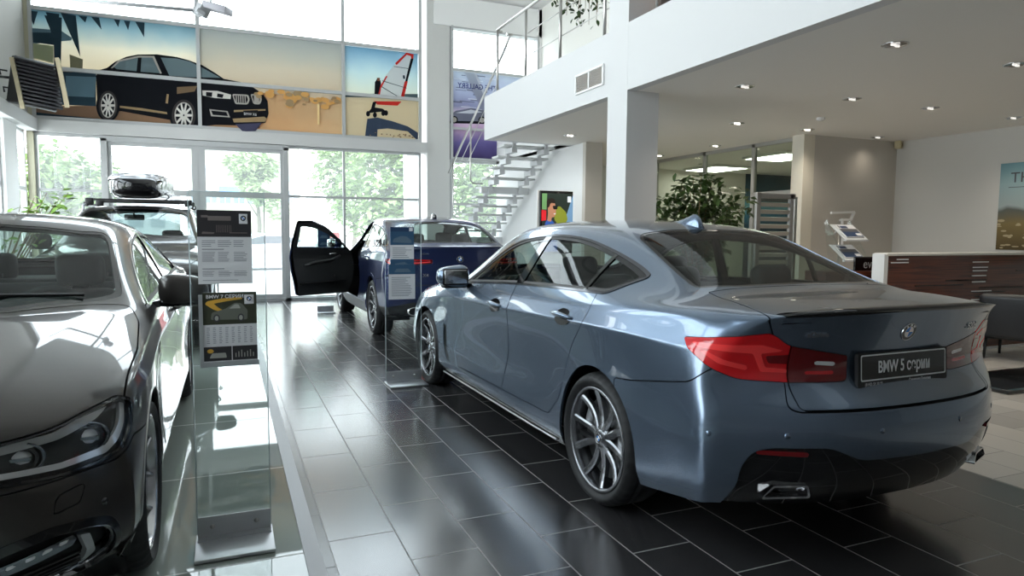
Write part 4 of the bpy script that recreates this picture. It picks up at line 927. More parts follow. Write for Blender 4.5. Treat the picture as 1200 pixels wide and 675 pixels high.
# ------------------------------------------------------------------ the hall
_y, _p, _r = R_(22.86), R_(-4.63), R_(.467)
_f = Vector((math.sin(_y) * math.cos(_p), math.cos(_y) * math.cos(_p), math.sin(_p))); _rr = Vector((math.cos(_y), -math.sin(_y), 0)); _u = _rr.cross(_f)
_r2 = _rr * math.cos(_r) + _u * math.sin(_r); _u2 = -_rr * math.sin(_r) + _u * math.cos(_r)
def at(x, y, Y):
    """photo pixel -> (X, z) on the wall plane at depth Y"""
    d = _f + _r2 * ((x - 600) / 790) - _u2 * ((y - 337.5) / 790); t = Y / d.y
    return (d.x * t, 1.372 + d.z * t)
def tile_mat(name, base, grout, rough, off=(2.98 - .3, .379), coat=0., mortar=.0035, bw=.6, bh=.3, offs=.5):
    m = pm(name, base, rough, coat=coat); nt = m.node_tree; b = nt.nodes['Principled BSDF']
    g = nt.nodes.new('ShaderNodeNewGeometry'); s = nt.nodes.new('ShaderNodeSeparateXYZ'); nt.links.new(g.outputs['Position'], s.inputs[0])
    a1 = nt.nodes.new('ShaderNodeMath'); a1.operation = 'SUBTRACT'; a1.inputs[1].default_value = off[0] - 60 * bw; nt.links.new(s.outputs['Y'], a1.inputs[0])
    a2 = nt.nodes.new('ShaderNodeMath'); a2.operation = 'SUBTRACT'; a2.inputs[1].default_value = off[1] - 60 * bh; nt.links.new(s.outputs['X'], a2.inputs[0])
    c = nt.nodes.new('ShaderNodeCombineXYZ'); nt.links.new(a1.outputs[0], c.inputs[0]); nt.links.new(a2.outputs[0], c.inputs[1])
    k = nt.nodes.new('ShaderNodeTexBrick'); k.offset = offs; k.offset_frequency = 2; k.squash = 1
    k.inputs['Scale'].default_value = 1; k.inputs['Brick Width'].default_value = bw; k.inputs['Row Height'].default_value = bh; k.inputs['Mortar Size'].default_value = mortar; k.inputs['Mortar Smooth'].default_value = .1; k.inputs['Bias'].default_value = 0
    k.inputs['Color1'].default_value = (*[x * .85 for x in base], 1); k.inputs['Color2'].default_value = (*[x * 1.2 for x in base], 1); k.inputs['Mortar'].default_value = (*grout, 1)
    nt.links.new(c.outputs[0], k.inputs['Vector'])
    n = nt.nodes.new('ShaderNodeTexNoise'); n.inputs['Scale'].default_value = 3.5; n.inputs['Detail'].default_value = 6; nt.links.new(g.outputs['Position'], n.inputs['Vector'])
    mx = nt.nodes.new('ShaderNodeMix'); mx.data_type = 'RGBA'; mx.blend_type = 'MULTIPLY'; mx.inputs[0].default_value = .0; nt.links.new(k.outputs['Color'], mx.inputs[6]); nt.links.new(n.outputs['Color'], mx.inputs[7]); nt.links.new(mx.outputs[2], b.inputs['Base Color'])
    mr = nt.nodes.new('ShaderNodeMapRange'); mr.inputs['From Min'].default_value = .3; mr.inputs['From Max'].default_value = .7; mr.inputs['To Min'].default_value = rough * .95; mr.inputs['To Max'].default_value = rough * 1.08; nt.links.new(n.outputs['Fac'], mr.inputs[0])
    ad = nt.nodes.new('ShaderNodeMath'); ad.operation = 'MULTIPLY_ADD'; ad.inputs[1].default_value = .5; nt.links.new(k.outputs['Fac'], ad.inputs[0]); ad.inputs[2].default_value = rough; nt.links.new(ad.outputs[0], b.inputs['Roughness'])
    bp = nt.nodes.new('ShaderNodeBump'); bp.inputs['Strength'].default_value = .25; bp.inputs['Distance'].default_value = .001; bp.invert = True; nt.links.new(k.outputs['Fac'], bp.inputs['Height']); nt.links.new(bp.outputs[0], b.inputs['Normal'])
    return m
W_ = M['white']; wallm = pm('wall_plaster', (.80, .80, .79), .75, bump=.05, bscale=60); ceilm = pm('ceiling_plaster', (.80, .78, .74), .85); warm = pm('beige_plaster', (.56, .53, .48), .75, bump=.05, bscale=60); frm = pm('window_frame_grey', (.50, .51, .51), .45, .2)
YF = 14.1; XF = 3.95; ZS = 2.9; ZT = 3.6; ZC = 6.4; XL = -3.1; XR = 10.05
def slab(name, x0, x1, y0, y1, z0, z1, mat):
    b = MB(); b.box(((x0 + x1) / 2, (y0 + y1) / 2, (z0 + z1) / 2), (x1 - x0, y1 - y0, z1 - z0)); return struct(b, name, mat)
def hall():
    dark = tile_mat('black_floor_tile', (.032, .031, .032), (.26, .25, .24), .20); dark.node_tree.nodes['Principled BSDF'].inputs['IOR'].default_value = 2.2
    light = tile_mat('light_floor_tile', (.60, .565, .52), (.20, .19, .18), .25, mortar=.003)
    slab('floor', .379, 3.99, -5, YF, -.1, 0, dark); slab('floor', 3.99, 15.2, -5, YF, -.1, 0, light)
    slab('floor', XL, .270, -5, YF, -.1, -.004, tile_mat('glass_floor', (.36, .40, .37), (.75, .76, .74), .02, (2.92, -3.5), .0, .006, 1.15, 30, 0.))
    slab('trim_1', .270, .338, -5, YF, -.1, .002, pm('floor_trim_metal', (.30, .30, .31), .45, .7)); slab('floor', .338, .379, -5, YF, -.1, 0, tile_mat('edge_tile', (.20, .20, .20), (.08, .08, .08), .2, (2.74, -9), .0, .003, .55, 30, 0.))
    # ceilings and upper floor
    slab('ceiling', XF, 13, -5, YF + .3, ZC, ZC + .2, pm('upper_ceiling', (.78, .78, .77), .8)); slab('ceiling', XL, XF + .2, -5, YF + .3, 8.5, 8.7, MATS['upper_ceiling']); slab('wall_atrium', XF, XF + .2, -5, YF + .3, ZC + .2, 8.5, wallm)
    slab('ceiling', XF + .12, 15.2, -5, 10.48, ZS, ZS + .06, ceilm); slab('ceiling', 5.55, 15.2, 10.48, YF, ZS, ZS + .06, ceilm)
    slab('floor', XF + .01, 13, -5, 10.6, ZS + .06, ZT - .02, pm('upper_floor', (.5, .47, .43), .4)); slab('floor', 5.7, 13, 10.6, YF, ZS + .06, ZT - .02, MATS['upper_floor'])
    b = MB(); b.box((XF + .06, 2.8, (ZS + ZT) / 2), (.12, 15.6, ZT - ZS)); b.box((4.80, 10.54, (ZS + ZT) / 2), (1.46, .12, ZT - ZS)); struct(b, 'trim_2', pm('parapet_paint', (.61, .61, .61), .6))
    # walls
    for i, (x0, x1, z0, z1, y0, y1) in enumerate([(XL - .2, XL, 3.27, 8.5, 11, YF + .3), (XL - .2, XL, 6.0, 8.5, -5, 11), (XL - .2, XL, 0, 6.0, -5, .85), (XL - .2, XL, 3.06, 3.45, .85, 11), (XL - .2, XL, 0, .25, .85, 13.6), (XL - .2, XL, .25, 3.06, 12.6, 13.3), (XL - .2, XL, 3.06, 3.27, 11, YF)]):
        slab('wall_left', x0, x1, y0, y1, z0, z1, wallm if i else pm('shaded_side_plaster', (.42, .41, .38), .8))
    for y in (1, 4, 7, 10): slab('wall_left', XL - .21, XL + .01, y - .15, y + .15, .25, 6, wallm)
    slab('wall_left', XL - .2, XL, 11, 11.3, .25, 3.06, wallm)
    slab('wall_back', XL, 13, -5.2, -5, 0, 8.5, pm('dark_back_wall', (.30, .30, .31), .7))
    slab('wall_right', XR, XR + .2, -5, 7.8, 0, ZS, pm('grey_plaster', (.60, .59, .56), .8, bump=.05, bscale=60)); slab('wall_right', 12.8, 13, -5, YF + .3, ZT - .6, ZC, wallm)
    slab('wall_office', 8.06, 15.2, 7.8, 8.0, 0, ZS, warm); slab('wall_office', 15.0, 15.2, 8.0, YF, 0, ZS, pm('office_plaster', (.70, .68, .60), .8)); slab('wall_office', 8.2, 15.2, 13.4, 13.6, 0, ZS, MATS['office_plaster'])
    slab('wall_stair', 5.55, 5.70, 10.12, YF, 0, 3.95, wallm); slab('wall_stair', 5.54, 5.86, 10.02, 10.12, 0, ZS, warm); slab('wall_far', 5.7, 8.3, 13.2, 13.4, 0, ZS, wallm)
    slab('wall_upper', 6.6, 6.8, 7.2, YF, ZT, ZC, pm('upper_wall', (.82, .81, .76), .8))
    slab('trim_3', 3.955, 4.455, YF - .02, YF + .4, 0, 8.5, pm('column_plaster', (.62, .62, .60), .75))
    slab('trim_4', XF - .001, 4.35, 6.26, 6.66, 0, ZC, MATS['parapet_paint'])
    # beams
    b = MB(); b.box(((XL + XF) / 2, YF + .08, 3.165), (XF - XL, .34, .21)); b.box((XL + .07, 4.5, 3.165), (.14, 19.4, .21)); struct(b, 'trim_5', pm('beam_paint', (.58, .58, .57), .6))
    b = MB(); b.box((-3.09, YF, 4.25), (.10, .12, 8.5)); struct(b, 'trim_6', pm('cream_post', (.46, .44, .32), .6))
    b = MB(); b.box((5.4, YF + .1, 6.05), (2.6, .3, .6)); b.box((6.58, YF + .1, 4.9), (.10, .3, 3.2)); struct(b, 'trim_7', W_)
    slab('baseboard_stair', 4.455, 5.6, YF, YF + .2, 0, .12, wallm)
    # window bays: frame with its panes
    wn = [0]
    def bay(x0, x1, z0, z1, fw=.06, glassm=None, mull=(), trans=(), y=YF + .05, name=None, d=.08):
        wn[0] += 1; b = MB(); xs = [x0] + list(mull) + [x1]; zs = [z0] + list(trans) + [z1]
        for x in xs: b.box((x, y, (z0 + z1) / 2), (fw, d, z1 - z0 + fw))
        for z in zs: b.box(((x0 + x1) / 2, y, z), (x1 - x0, d * .98, fw))
        fr = struct(b, name or 'window_%d' % wn[0], frm)
        for i in range(len(xs) - 1):
            for j in range(len(zs) - 1):
                p = MB(); p.box(((xs[i] + xs[i + 1]) / 2, y + d / 2 - .012, (zs[j] + zs[j + 1]) / 2), (xs[i + 1] - xs[i] - fw, .008, zs[j + 1] - zs[j] - fw)); p.build('pane', M['sheet'], fr)
        return fr
    bay(-3.02, -2.04, .06, 3.03, .045, trans=(2.07,)); bay(1.12, 3.80, .06, 3.03, .045, mull=(2.22,), trans=(.92, 2.07) if False else (2.07,))
    bay(-3.02, 3.80, 3.30, 6.85, .065, d=.20, mull=(-.42, 2.22), trans=(4.155, 5.14)); slab('wall_front', XL, XF + .2, YF, YF + .2, 6.88, 8.5, wallm)
    bay(4.5, 6.52, 2.98, 5.74, .05, d=.20, trans=(3.62, 4.86)); bay(4.5, 5.62, .12, 2.92, .05, trans=(2.0,))
    # sliding entrance door leaves
    for n, (x0, x1) in enumerate(((-1.94, -.53), (-.41, 1.04))):
        bay(x0, x1, .08, 2.95, .11, trans=(2.07,), y=YF + .02, name='door_%d' % (n + 1), d=.09)
    b = MB(); b.box((-1.99, YF, 1.5), (.09, .16, 3.0)); b.box((1.09, YF, 1.5), (.09, .16, 3.0)); b.box((-.45, YF, 3.0), (3.2, .16, .09)); b.box((-.45, YF, .03), (3.2, .16, .06)); b.box((-.47, YF + .02, 1.5), (.012, .07, 2.9)); struct(b, 'trim_8', frm)
    b = MB(); b.box((2.45, YF, .03), (2.8, .16, .06)); b.box((-2.5, YF, .03), (1.1, .16, .06)); struct(b, 'baseboard_front', frm)
    # left wall glazing
    def lbay(y0, y1, z0, z1, mull, trans):
        wn[0] += 1; b = MB()
        for y in [y0] + mull + [y1]: b.box((XL - .1, y, (z0 + z1) / 2), (.08, .06, z1 - z0))
        for z in [z0] + trans + [z1]: b.box((XL - .1, (y0 + y1) / 2, z), (.078, y1 - y0, .06))
        fr = struct(b, 'window_%d' % wn[0], frm); p = MB(); p.box((XL - .1, (y0 + y1) / 2, (z0 + z1) / 2), (.008, y1 - y0, z1 - z0)); p.build('pane', M['sheet'], fr)
    for y in (1, 4, 7):
        lbay(y + .15, y + 2.85, .25, 3.05, [y + 1.5], [2.07]); lbay(y + .15, y + 2.85, 3.5, 6.0, [y + 1.5], [4.7])
    lbay(11.3, 12.6, .25, 3.05, [], [2.07]); lbay(13.3, 14.0, .25, 3.05, [], [2.07])
    # office glazing on the right
    wn[0] += 1; b = MB()
    for y in (8.04, 9.0, 10.27, 11.81, 13.2): b.box((8.2, y, 1.45), (.06, .07, 2.9))
    b.box((8.2, 10.6, 2.87), (.06, 5.2, .06)); b.box((8.2, 10.6, .05), (.06, 5.2, .1)); b.box((8.2, 8.52, 2.06), (.06, .9, .06)); fr = struct(b, 'window_%d' % wn[0], pm('office_frame', (.42, .42, .40), .5, .3))
    ys = (8.04, 9.0, 10.27, 11.81, 13.2)
    for a, c in zip(ys, ys[1:]): p = MB(); p.box((8.2, (a + c) / 2, 1.45), (.01, c - a - .07, 2.8)); p.build('pane', glass('office_glass', (.80, .84, .78)), fr)
    slab('trim_9', 8.04, 8.26, 7.79, 8.02, 0, ZS, pm('office_corner', (.74, .70, .60), .7))
    # ventilation grille on the parapet
    t = thing('ventilation_grille', 'white two-bay slatted ventilation grille high on the white balcony front', 'vent', (XF, 7.075, 3.165))
    b = MB()
    for z in (-.105, .105): b.box((-.012, 0, z), (.02, .66, .022))
    for y in (-.32, 0, .32): b.box((-.012, y, 0), (.02, .024, .20))
    b.build('frame', W_, t); b = MB(); b.box((-.002, 0, 0), (.004, .64, .2)); b.build('backing', pm('vent_shadow', (.2, .19, .18), .8), t)
    for q in range(9):
        b = MB()
        for s in (-1, 1): b.box((-.012, s * .16, -.08 + q * .02), (.016, .29, .007), (0, .5, 0))
        b.build('slat', pm('vent_slat', (.45, .42, .38), .6), t)
def downlights():
    em = pm('lamp_glow', (1, .95, .85), .5, emit=(1, .93, .80), es=7.)
    dim = pm('lamp_dim', (.7, .7, .7), .2, .5, emit=(1, .96, .9), es=1.2)
    xs = [4.94, 6.46, 7.74, 9.30]; ys = [3.9, 5.6, 7.45, 9.45, 11.08]
    seen = {(0, 0), (1, 0), (0, 1), (1, 1), (2, 1), (1, 2), (2, 2), (3, 1), (2, 3), (0, 3), (3, 2), (2, 4)}
    names = {(0, 0): 'largest, nearest the camera', (1, 0): 'at the right picture edge', (0, 1): 'just right of the square column top', (1, 1): 'in the middle of the grey ceiling', (2, 1): 'before the corner of the right wall',
             (1, 2): 'above the leafy plant', (2, 2): 'at the top of the cream office corner', (3, 1): 'lowest right, over the landscape poster', (2, 3): 'above the office glazing', (0, 3): 'between stairs and square column', (3, 2): 'beside the cream corner box', (2, 4): 'peeking out behind the square column'}
    for k in sorted(seen):
        x, y = xs[k[0]], ys[k[1]]
        if k == (3, 2): x, y = 9.29, 7.55
        lit = k in ((0, 3), (2, 3), (2, 2), (1, 2), (2, 4))
        t = thing('ceiling_downlight', 'round recessed chrome downlight, ' + names[k], 'ceiling light', (x, y, ZS), 0, 'downlights under the balcony')
        b = MB(); b.lathe([(.098, -.0005), (.100, -.006), (.088, -.008), (.082, -.002)], 32); b.build('ring', M['chrome'], t)
        b = MB(); b.lathe([(.083, -.004), (.076, -.0025), (.07, -.0015), (.0005, -.0012)], 32); b.build('reflector', pm('downlight_reflector', (.30, .30, .31), .12, 1.), t)
        b = MB()
        for s in (-1, 1): b.tube([(s * .03 - .018, s * .006, -.010), (s * .03 + .022, s * .006, -.010)], .010, 8)
        b.build('lamp', em if lit else dim, t)
        l = bpy.data.lights.new('downlight_beam', 'SPOT'); l.energy = 55 if k != (3, 2) else 8; l.color = (1, .90, .76); l.spot_size = R_(135); l.spot_blend = 1; l.shadow_soft_size = .06; o = bpy.data.objects.new('downlight_beam', l); COL.objects.link(o); o.location = (x, y, ZS - .03)
    for x, y, w in ((4.77, 13.6, 'left one'), (6.1, 13.3, 'right one')):
        t = thing('ceiling_downlight', 'small round downlight in the upper ceiling above the stairs, ' + w, 'ceiling light', (x, y, 6.05 if False else ZC)); b = MB(); b.lathe([(.10, 0), (.10, -.012), (.08, -.012)], 24); b.build('ring', M['chrome'], t); b = MB(); b.lathe([(.08, -.008), (.0005, -.008)], 24); b.build('lamp', dim, t)
    t = thing('smoke_detector', 'small white smoke detector on the grey ceiling', 'smoke detector', (7.13, 6.65, ZS)); b = MB(); b.lathe([(.05, 0), (.052, -.02), (.04, -.03)], 24); b.build('base', W_, t); b = MB(); b.lathe([(.03, -.03), (.028, -.045), (.0005, -.048)], 24); b.build('sensor', M['offwhite'], t)
    t = thing('corner_speaker', 'small cream box fixed in the ceiling corner over the right wall', 'speaker', (9.97, 7.72, 2.84)); b = MB(); b.box((0, 0, 0), (.13, .10, .12), (0, 0, .5), .02); b.build('housing', pm('cream_plastic', (.52, .45, .28), .5), t)
    b = MB(); b.box((.02, .06, 0), (.03, .10, .04)); b.build('bracket', M['black'], t); b = MB(); b.lathe([(.04, -.052), (.03, -.055), (.0005, -.054)], 20, 'Y'); b.build('grille', pm('cream_grille', (.3, .26, .17), .6), t)
    for i, (x, y) in enumerate(((10.2, 12.4), (9.75, 9.95))):
        t = thing('office_ceiling_panel', 'square glowing ceiling panel in the office, ' + ('further' if i == 0 else 'nearer') + ' one', 'ceiling light', (x, y, ZS)); b = MB(); b.box((0, 0, -.03), (.95, 1.15, .05)); b.build('frame', W_, t); b = MB(); b.box((0, 0, -.058), (.85, 1.05, .006)); b.build('diffuser', pm('panel_glow', (1, 1, 1), .5, emit=(1, 1, .95), es=14.), t)

def printed(parent, name, polys, Y, dy=-.0015, offy=0.):
    """flat print on a plane facing -Y; polys: (material, [(X,z)...]) in drawing order"""
    ms = []; b = MB()
    for i, (m, p) in enumerate(polys):
        if m not in ms: ms.append(m)
        b.mat(ms.index(m)); b.prism([(q[0], q[1]) for q in p], abs(dy) * .8, Matrix(((1, 0, 0, 0), (0, 0, -1, Y + offy + dy * i), (0, 1, 0, 0), (0, 0, 0, 1))))
    return b.build(name, ms, parent)
def ell(cx, cz, rx, rz, n=28, a0=0, a1=2 * PI): return [(cx + rx * math.cos(a0 + (a1 - a0) * k / n), cz + rz * math.sin(a0 + (a1 - a0) * k / n)) for k in range(n)]
def rect(x0, z0, x1, z1): return [(x0, z0), (x1, z0), (x1, z1), (x0, z1)]
def grad_film(name, stops, axis, lo, hi, tr=.42):
    m = film(name, stops[0][1], tr); nt = m.node_tree; g = nt.nodes.new('ShaderNodeNewGeometry'); s = nt.nodes.new('ShaderNodeSeparateXYZ'); nt.links.new(g.outputs['Position'], s.inputs[0])
    mr = nt.nodes.new('ShaderNodeMapRange'); mr.inputs['From Min'].default_value = lo; mr.inputs['From Max'].default_value = hi; nt.links.new(s.outputs[axis], mr.inputs[0])
    n = nt.nodes.new('ShaderNodeTexNoise'); n.inputs['Scale'].default_value = 2.2; nt.links.new(g.outputs['Position'], n.inputs['Vector']); ad = nt.nodes.new('ShaderNodeMath'); ad.operation = 'MULTIPLY_ADD'; ad.inputs[1].default_value = .18; nt.links.new(n.outputs['Fac'], ad.inputs[0]); nt.links.new(mr.outputs[0], ad.inputs[2])
    sb = nt.nodes.new('ShaderNodeMath'); sb.operation = 'SUBTRACT'; sb.inputs[1].default_value = .09; nt.links.new(ad.outputs[0], sb.inputs[0])
    r = nt.nodes.new('ShaderNodeValToRGB'); nt.links.new(sb.outputs[0], r.inputs[0])
    while len(r.color_ramp.elements) < len(stops): r.color_ramp.elements.new(.5)
    for e, (p, c) in zip(r.color_ramp.elements, stops): e.position = p; e.color = (*c, 1)
    for nd in nt.nodes:
        if nd.type in ('BSDF_DIFFUSE', 'BSDF_TRANSLUCENT'): nt.links.new(r.outputs[0], nd.inputs[0])
    return m
def banners():
    Y = YF - .005; q = lambda pts: [at(a / 3.375, b / 3.375, Y) for a, b in pts]; q2 = lambda pts: [at(300 + a / 3.375, b / 3.375, Y) for a, b in pts]
    F = lambda n, c, t=.38: film('print_' + n, c, t)
    blk, dk, sil_, glassy, brown, gold, orange, teal, pale = F('black', (.012, .013, .016), .08), F('dark_teal', (.03, .055, .075), .12), F('silver', (.55, .52, .48)), F('window_grey', (.16, .22, .24), .15), F('sand_brown', (.33, .20, .12)), F('gold_line', (.50, .36, .20)), F('orange_glow', (.85, .52, .18)), F('teal', (.12, .20, .25), .15), F('pale', (.85, .83, .78))
    t = thing('window_banner', 'wide banner of a dark off-roader on a beach, on the windows over the doors', 'banner', (0, 0, 0))
    sky = grad_film('print_sky', [(0, (.78, .68, .52)), (.5, (.80, .76, .66)), (.78, (.42, .56, .60)), (1, (.16, .36, .46))], 'Z', 3.9, 5.25)
    P = [(sky, rect(-3.0, 3.29, 2.20, 5.11)), (grad_film('print_sky_mid', [(0, (.84, .74, .58)), (.5, (.84, .79, .68)), (1, (.66, .70, .68))], 'Z', 3.9, 5.15), rect(-.40, 3.6, 2.20, 5.11))]
    P += [(grad_film('print_ground', [(0, (.26, .17, .12)), (.5, (.48, .30, .18)), (.75, (.80, .55, .30)), (1, (.86, .66, .40))], 'X', -2.8, 2.2), [at(*p, Y) for p in ((33, 124), (110, 124), (235, 121), (300, 108), (400.5, 118), (400.5, 163), (35, 139))])]
    P += [(dk, q([(110, 275), (380, 290), (380, 420), (110, 410)])), (teal, q([(260, 300), (380, 305), (375, 385), (262, 380)])), (dk, q([(112, 440), (240, 455), (700, 500), (770, 508), (112, 480)]))]
    P += [(teal, q([(113, 110), (240, 120), (285, 150), (282, 160), (113, 175)])), (dk, q([(113, 128), (225, 130), (225, 180), (113, 165)])), (dk, q([(175, 60), (245, 70), (240, 310), (215, 310), (213, 180), (200, 120)])), (F('fence', (.28, .27, .18)), q([(275, 215), (328, 235), (326, 278), (278, 270)])), (F('olive', (.40, .44, .30)), q([(113, 168), (212, 182), (212, 250), (113, 225)]))]
    for a, b_, c in (((240, 50), (300, 62), (318, 225)), ((360, 66), (392, 70), (402, 118)), ((450, 76), (475, 79), (468, 108)), ((490, 82), (515, 84), (507, 120)), ((535, 86), (572, 90), (570, 148)), ((113, 42), (150, 46), (133, 100)), ((180, 48), (235, 56), (225, 140)), ((310, 62), (345, 66), (338, 90))): P.append((dk, q([a, b_, c])))
    # the pictured vehicle
    P += [(blk, q([(380, 300), (392, 278), (425, 268), (455, 245), (500, 225), (545, 216), (620, 215), (700, 226), (745, 238), (800, 258), (850, 288), (885, 312), (950, 325), (1000, 345), (1040, 372), (1058, 400), (1062, 450), (1050, 485), (1000, 498), (850, 494), (800, 500), (690, 478), (480, 440), (400, 446), (384, 400)]))]
    P += [(glassy, q([(445, 262), (470, 243), (546, 226), (540, 282), (462, 274)])), (glassy, q([(560, 228), (605, 228), (634, 290), (556, 284)])), (glassy, q([(636, 228), (700, 232), (750, 244), (800, 268), (872, 308), (740, 305), (670, 300)])), (sil_, q([(438, 270), (470, 238), (548, 221), (610, 222), (640, 290), (634, 292), (603, 228), (548, 228), (474, 244), (446, 270)]))]
    P += [(gold, q([(470, 418), (560, 428), (660, 444), (662, 452), (560, 438), (470, 426)])), (F('bonnet_glow', (.22, .15, .09), .2), q([(700, 345), (780, 340), (770, 362), (700, 372)])), (gold, q([(660, 372), (668, 374), (664, 410), (655, 408)]))]
    P += [(pale, q([(800, 358), (860, 360), (914, 375), (912, 392), (850, 388), (802, 378)])), (blk, q([(815, 364), (840, 366), (838, 384), (815, 380)])), (blk, q([(860, 370), (885, 374), (880, 388), (858, 384)]))]
    for x0, x1 in ((918, 988), (990, 1036)):
        P.append((sil_, q(fillet([(x0, 372), (x1 - 6, 375), (x1, 395), (x1 - 8, 414), (x0 + 12, 412)], 8)))); P.append((blk, q(fillet([(x0 + 6, 378), (x1 - 12, 380), (x1 - 7, 395), (x1 - 13, 408), (x0 + 15, 406)], 6))))
        for k in range(5): xx = x0 + 14 + k * (x1 - x0 - 26) / 5; P.append((sil_, q([(xx, 379), (xx + 4, 379), (xx + 5, 407), (xx + 1, 407)])))
    P += [(sil_, q([(828, 432), (900, 440), (910, 465), (835, 460)])), (blk, q([(835, 438), (895, 444), (902, 460), (842, 455)])), (gold, q([(920, 470), (1045, 462), (1055, 470), (1050, 482), (925, 485)])), (gold, q([(925, 436), (1050, 432), (1050, 438), (925, 444)])), (F('plate', (.02, .02, .02), .05), q([(962, 438), (1020, 436), (1020, 458), (962, 460)]))]
    for cx, cy, rx, ry in ((428, 418, 37, 58), (727, 457, 47, 62)):
        P.append((blk, q([(cx + (rx + 10) * math.cos(a / 14 * PI), cy + (ry + 6) * math.sin(a / 14 * PI)) for a in range(28)])));
        P.append((F('tyre', (.05, .045, .045), .1), q([(cx + rx * math.cos(a / 14 * PI), cy + ry * math.sin(a / 14 * PI)) for a in range(28)]))); P.append((sil_, q([(cx + rx * .78 * math.cos(a / 14 * PI), cy + ry * .84 * math.sin(a / 14 * PI)) for a in range(28)]))); P.append((blk, q([(cx + rx * .68 * math.cos(a / 14 * PI), cy + ry * .76 * math.sin(a / 14 * PI)) for a in range(28)])))
        for k in range(10):
            a = 2 * PI * k / 10; d = .09; P.append((pale, q([(cx + rx * .12 * math.cos(a - 1), cy + ry * .12 * math.sin(a - 1)), (cx + rx * .72 * math.cos(a - d), cy + ry * .8 * math.sin(a - d)), (cx + rx * .72 * math.cos(a + d), cy + ry * .8 * math.sin(a + d)), (cx + rx * .12 * math.cos(a + 1), cy + ry * .12 * math.sin(a + 1))])))
    rng = random.Random(5)
    for k in range(46):
        X = rng.uniform(1.15, 2.1) if k < 34 else rng.uniform(.55, 1.2); z = rng.gauss(3.98, .07); s = rng.uniform(.03, .09); P.append((orange if k % 3 else gold, ell(X, z, s, s * .6, 8)))
    P.append((F('glow', (1., .82, .45)), rect(1.70, 3.5, 1.74, 3.9)))
    P.append((F('shadow_blue', (.07, .07, .12), .1), q([(930, 492), (1035, 488), (1010, 520), (960, 522)])))
    printed(t, 'banner_print', P, Y, -.0004)
    b = MB(); Mx = Matrix(((1, 0, 0, 0), (0, 0, -1, Y - .045), (0, 1, 0, 0), (0, 0, 0, 1))); xa, za = at(964 / 3.375, 456 / 3.375, Y); add_text(b, Mx @ Matrix.Translation((xa, za, 0)), 'BMW X6', .07, .0004, .85); b.build('banner_lettering', F('white', (.85, .85, .85)), t)
    # windsurfer on land
    t = thing('window_banner', 'printed banner of a land windsurfer with red-edged sail, on the upper window beside the column', 'banner', (0, 0, 0))
    sky2 = grad_film('print_sky2', [(0, (.80, .76, .62)), (.5, (.60, .70, .70)), (1, (.20, .42, .58))], 'Z', 4.0, 5.2)
    wht, red, sand = F('sail_white', (.80, .82, .82)), F('red', (.75, .05, .04)), F('sand', (.82, .72, .52))
    P = [(sky2, rect(2.25, 3.29, 3.76, 5.10)), (sand, [at(403, 111, Y), at(491, 114, Y), at(490, 168, Y), at(403, 162, Y)]), (F('sea', (.10, .14, .15), .15), q2([(348, 370), (640, 372), (640, 390), (348, 384)]))]
    P += [(wht, q2([(482, 376), (505, 310), (560, 240), (596, 212), (618, 225), (606, 300), (580, 388)])), (red, q2([(550, 250), (595, 208), (623, 215), (622, 235), (614, 232), (612, 222), (596, 217), (556, 258)])), (red, q2([(480, 376), (488, 345), (515, 300), (520, 302), (494, 350), (490, 378)])), (blk, q2([(612, 232), (623, 232), (598, 325), (590, 322)])), (red, q2([(588, 322), (600, 322), (585, 388), (572, 386)])), (red, q2([(465, 400), (575, 402), (560, 418), (480, 414)])), (dk, q2([(499, 318), (596, 348), (596, 350), (499, 321)])), (dk, q2([(498, 342), (570, 386), (567, 387), (497, 345)])), (dk, q2([(580, 298), (588, 298), (590, 312), (582, 312)])), (dk, q2([(545, 262), (612, 272), (612, 274), (545, 264)]))]
    P += [(blk, q2([(470, 325), (480, 310), (492, 318), (494, 332), (482, 378), (468, 374)])), (F('skin', (.25, .10, .06)), q2([(478, 308), (490, 308), (490, 320), (480, 321)])), (blk, q2([(462, 404), (476, 402), (470, 425), (500, 430), (515, 440), (440, 448), (455, 430)]))]
    for c in ((443, 450), (470, 455), (503, 448), (514, 447)): P.append((blk, q2([(c[0] + 8 * math.cos(a), c[1] + 11 * math.sin(a)) for a in [k * PI / 6 for k in range(12)]])))
    P += [(F('shadow_navy', (.05, .07, .11), .1), q2([(440, 470), (480, 465), (540, 480), (600, 500), (640, 525), (640, 558), (600, 520), (520, 508), (480, 512), (478, 550), (430, 546)]))]
    for k in range(22): P.append((F('pebble', (.30, .20, .13)), ell(rng.uniform(2.75, 3.7), rng.uniform(3.30, 3.44), rng.uniform(.01, .03), rng.uniform(.008, .015), 7)))
    printed(t, 'banner_print', P, Y, -.0004)
    # purple gallery banner, lettering faces the street
    Y2 = YF - .005; q3 = lambda pts: [at(300 + a / 3.375, b / 3.375, Y2) for a, b in pts]
    t = thing('window_banner', 'purple printed banner with mirrored gallery lettering, on the window behind the stairs', 'banner', (0, 0, 0))
    bg = grad_film('print_violet', [(0, (.08, .06, .16)), (.22, (.20, .17, .36)), (.36, (.55, .42, .55)), (.5, (.72, .62, .70)), (.6, (.35, .36, .50)), (1, (.66, .72, .80))], 'Z', 2.95, 4.85)
    vi, gy, lp = F('violet', (.13, .10, .28), .15), F('steel_grey', (.20, .21, .28), .2), F('light_print', (.75, .78, .84))
    x1 = 6.2
    P = [(bg, rect(4.49, 2.98, x1, 4.83))]
    for k in range(26): X = rng.uniform(4.5, 5.3); z = rng.uniform(3.95, 4.8); P.append((gy if k % 2 else lp, rect(X, z, X + rng.uniform(.08, .35), z + rng.uniform(.01, .035))))
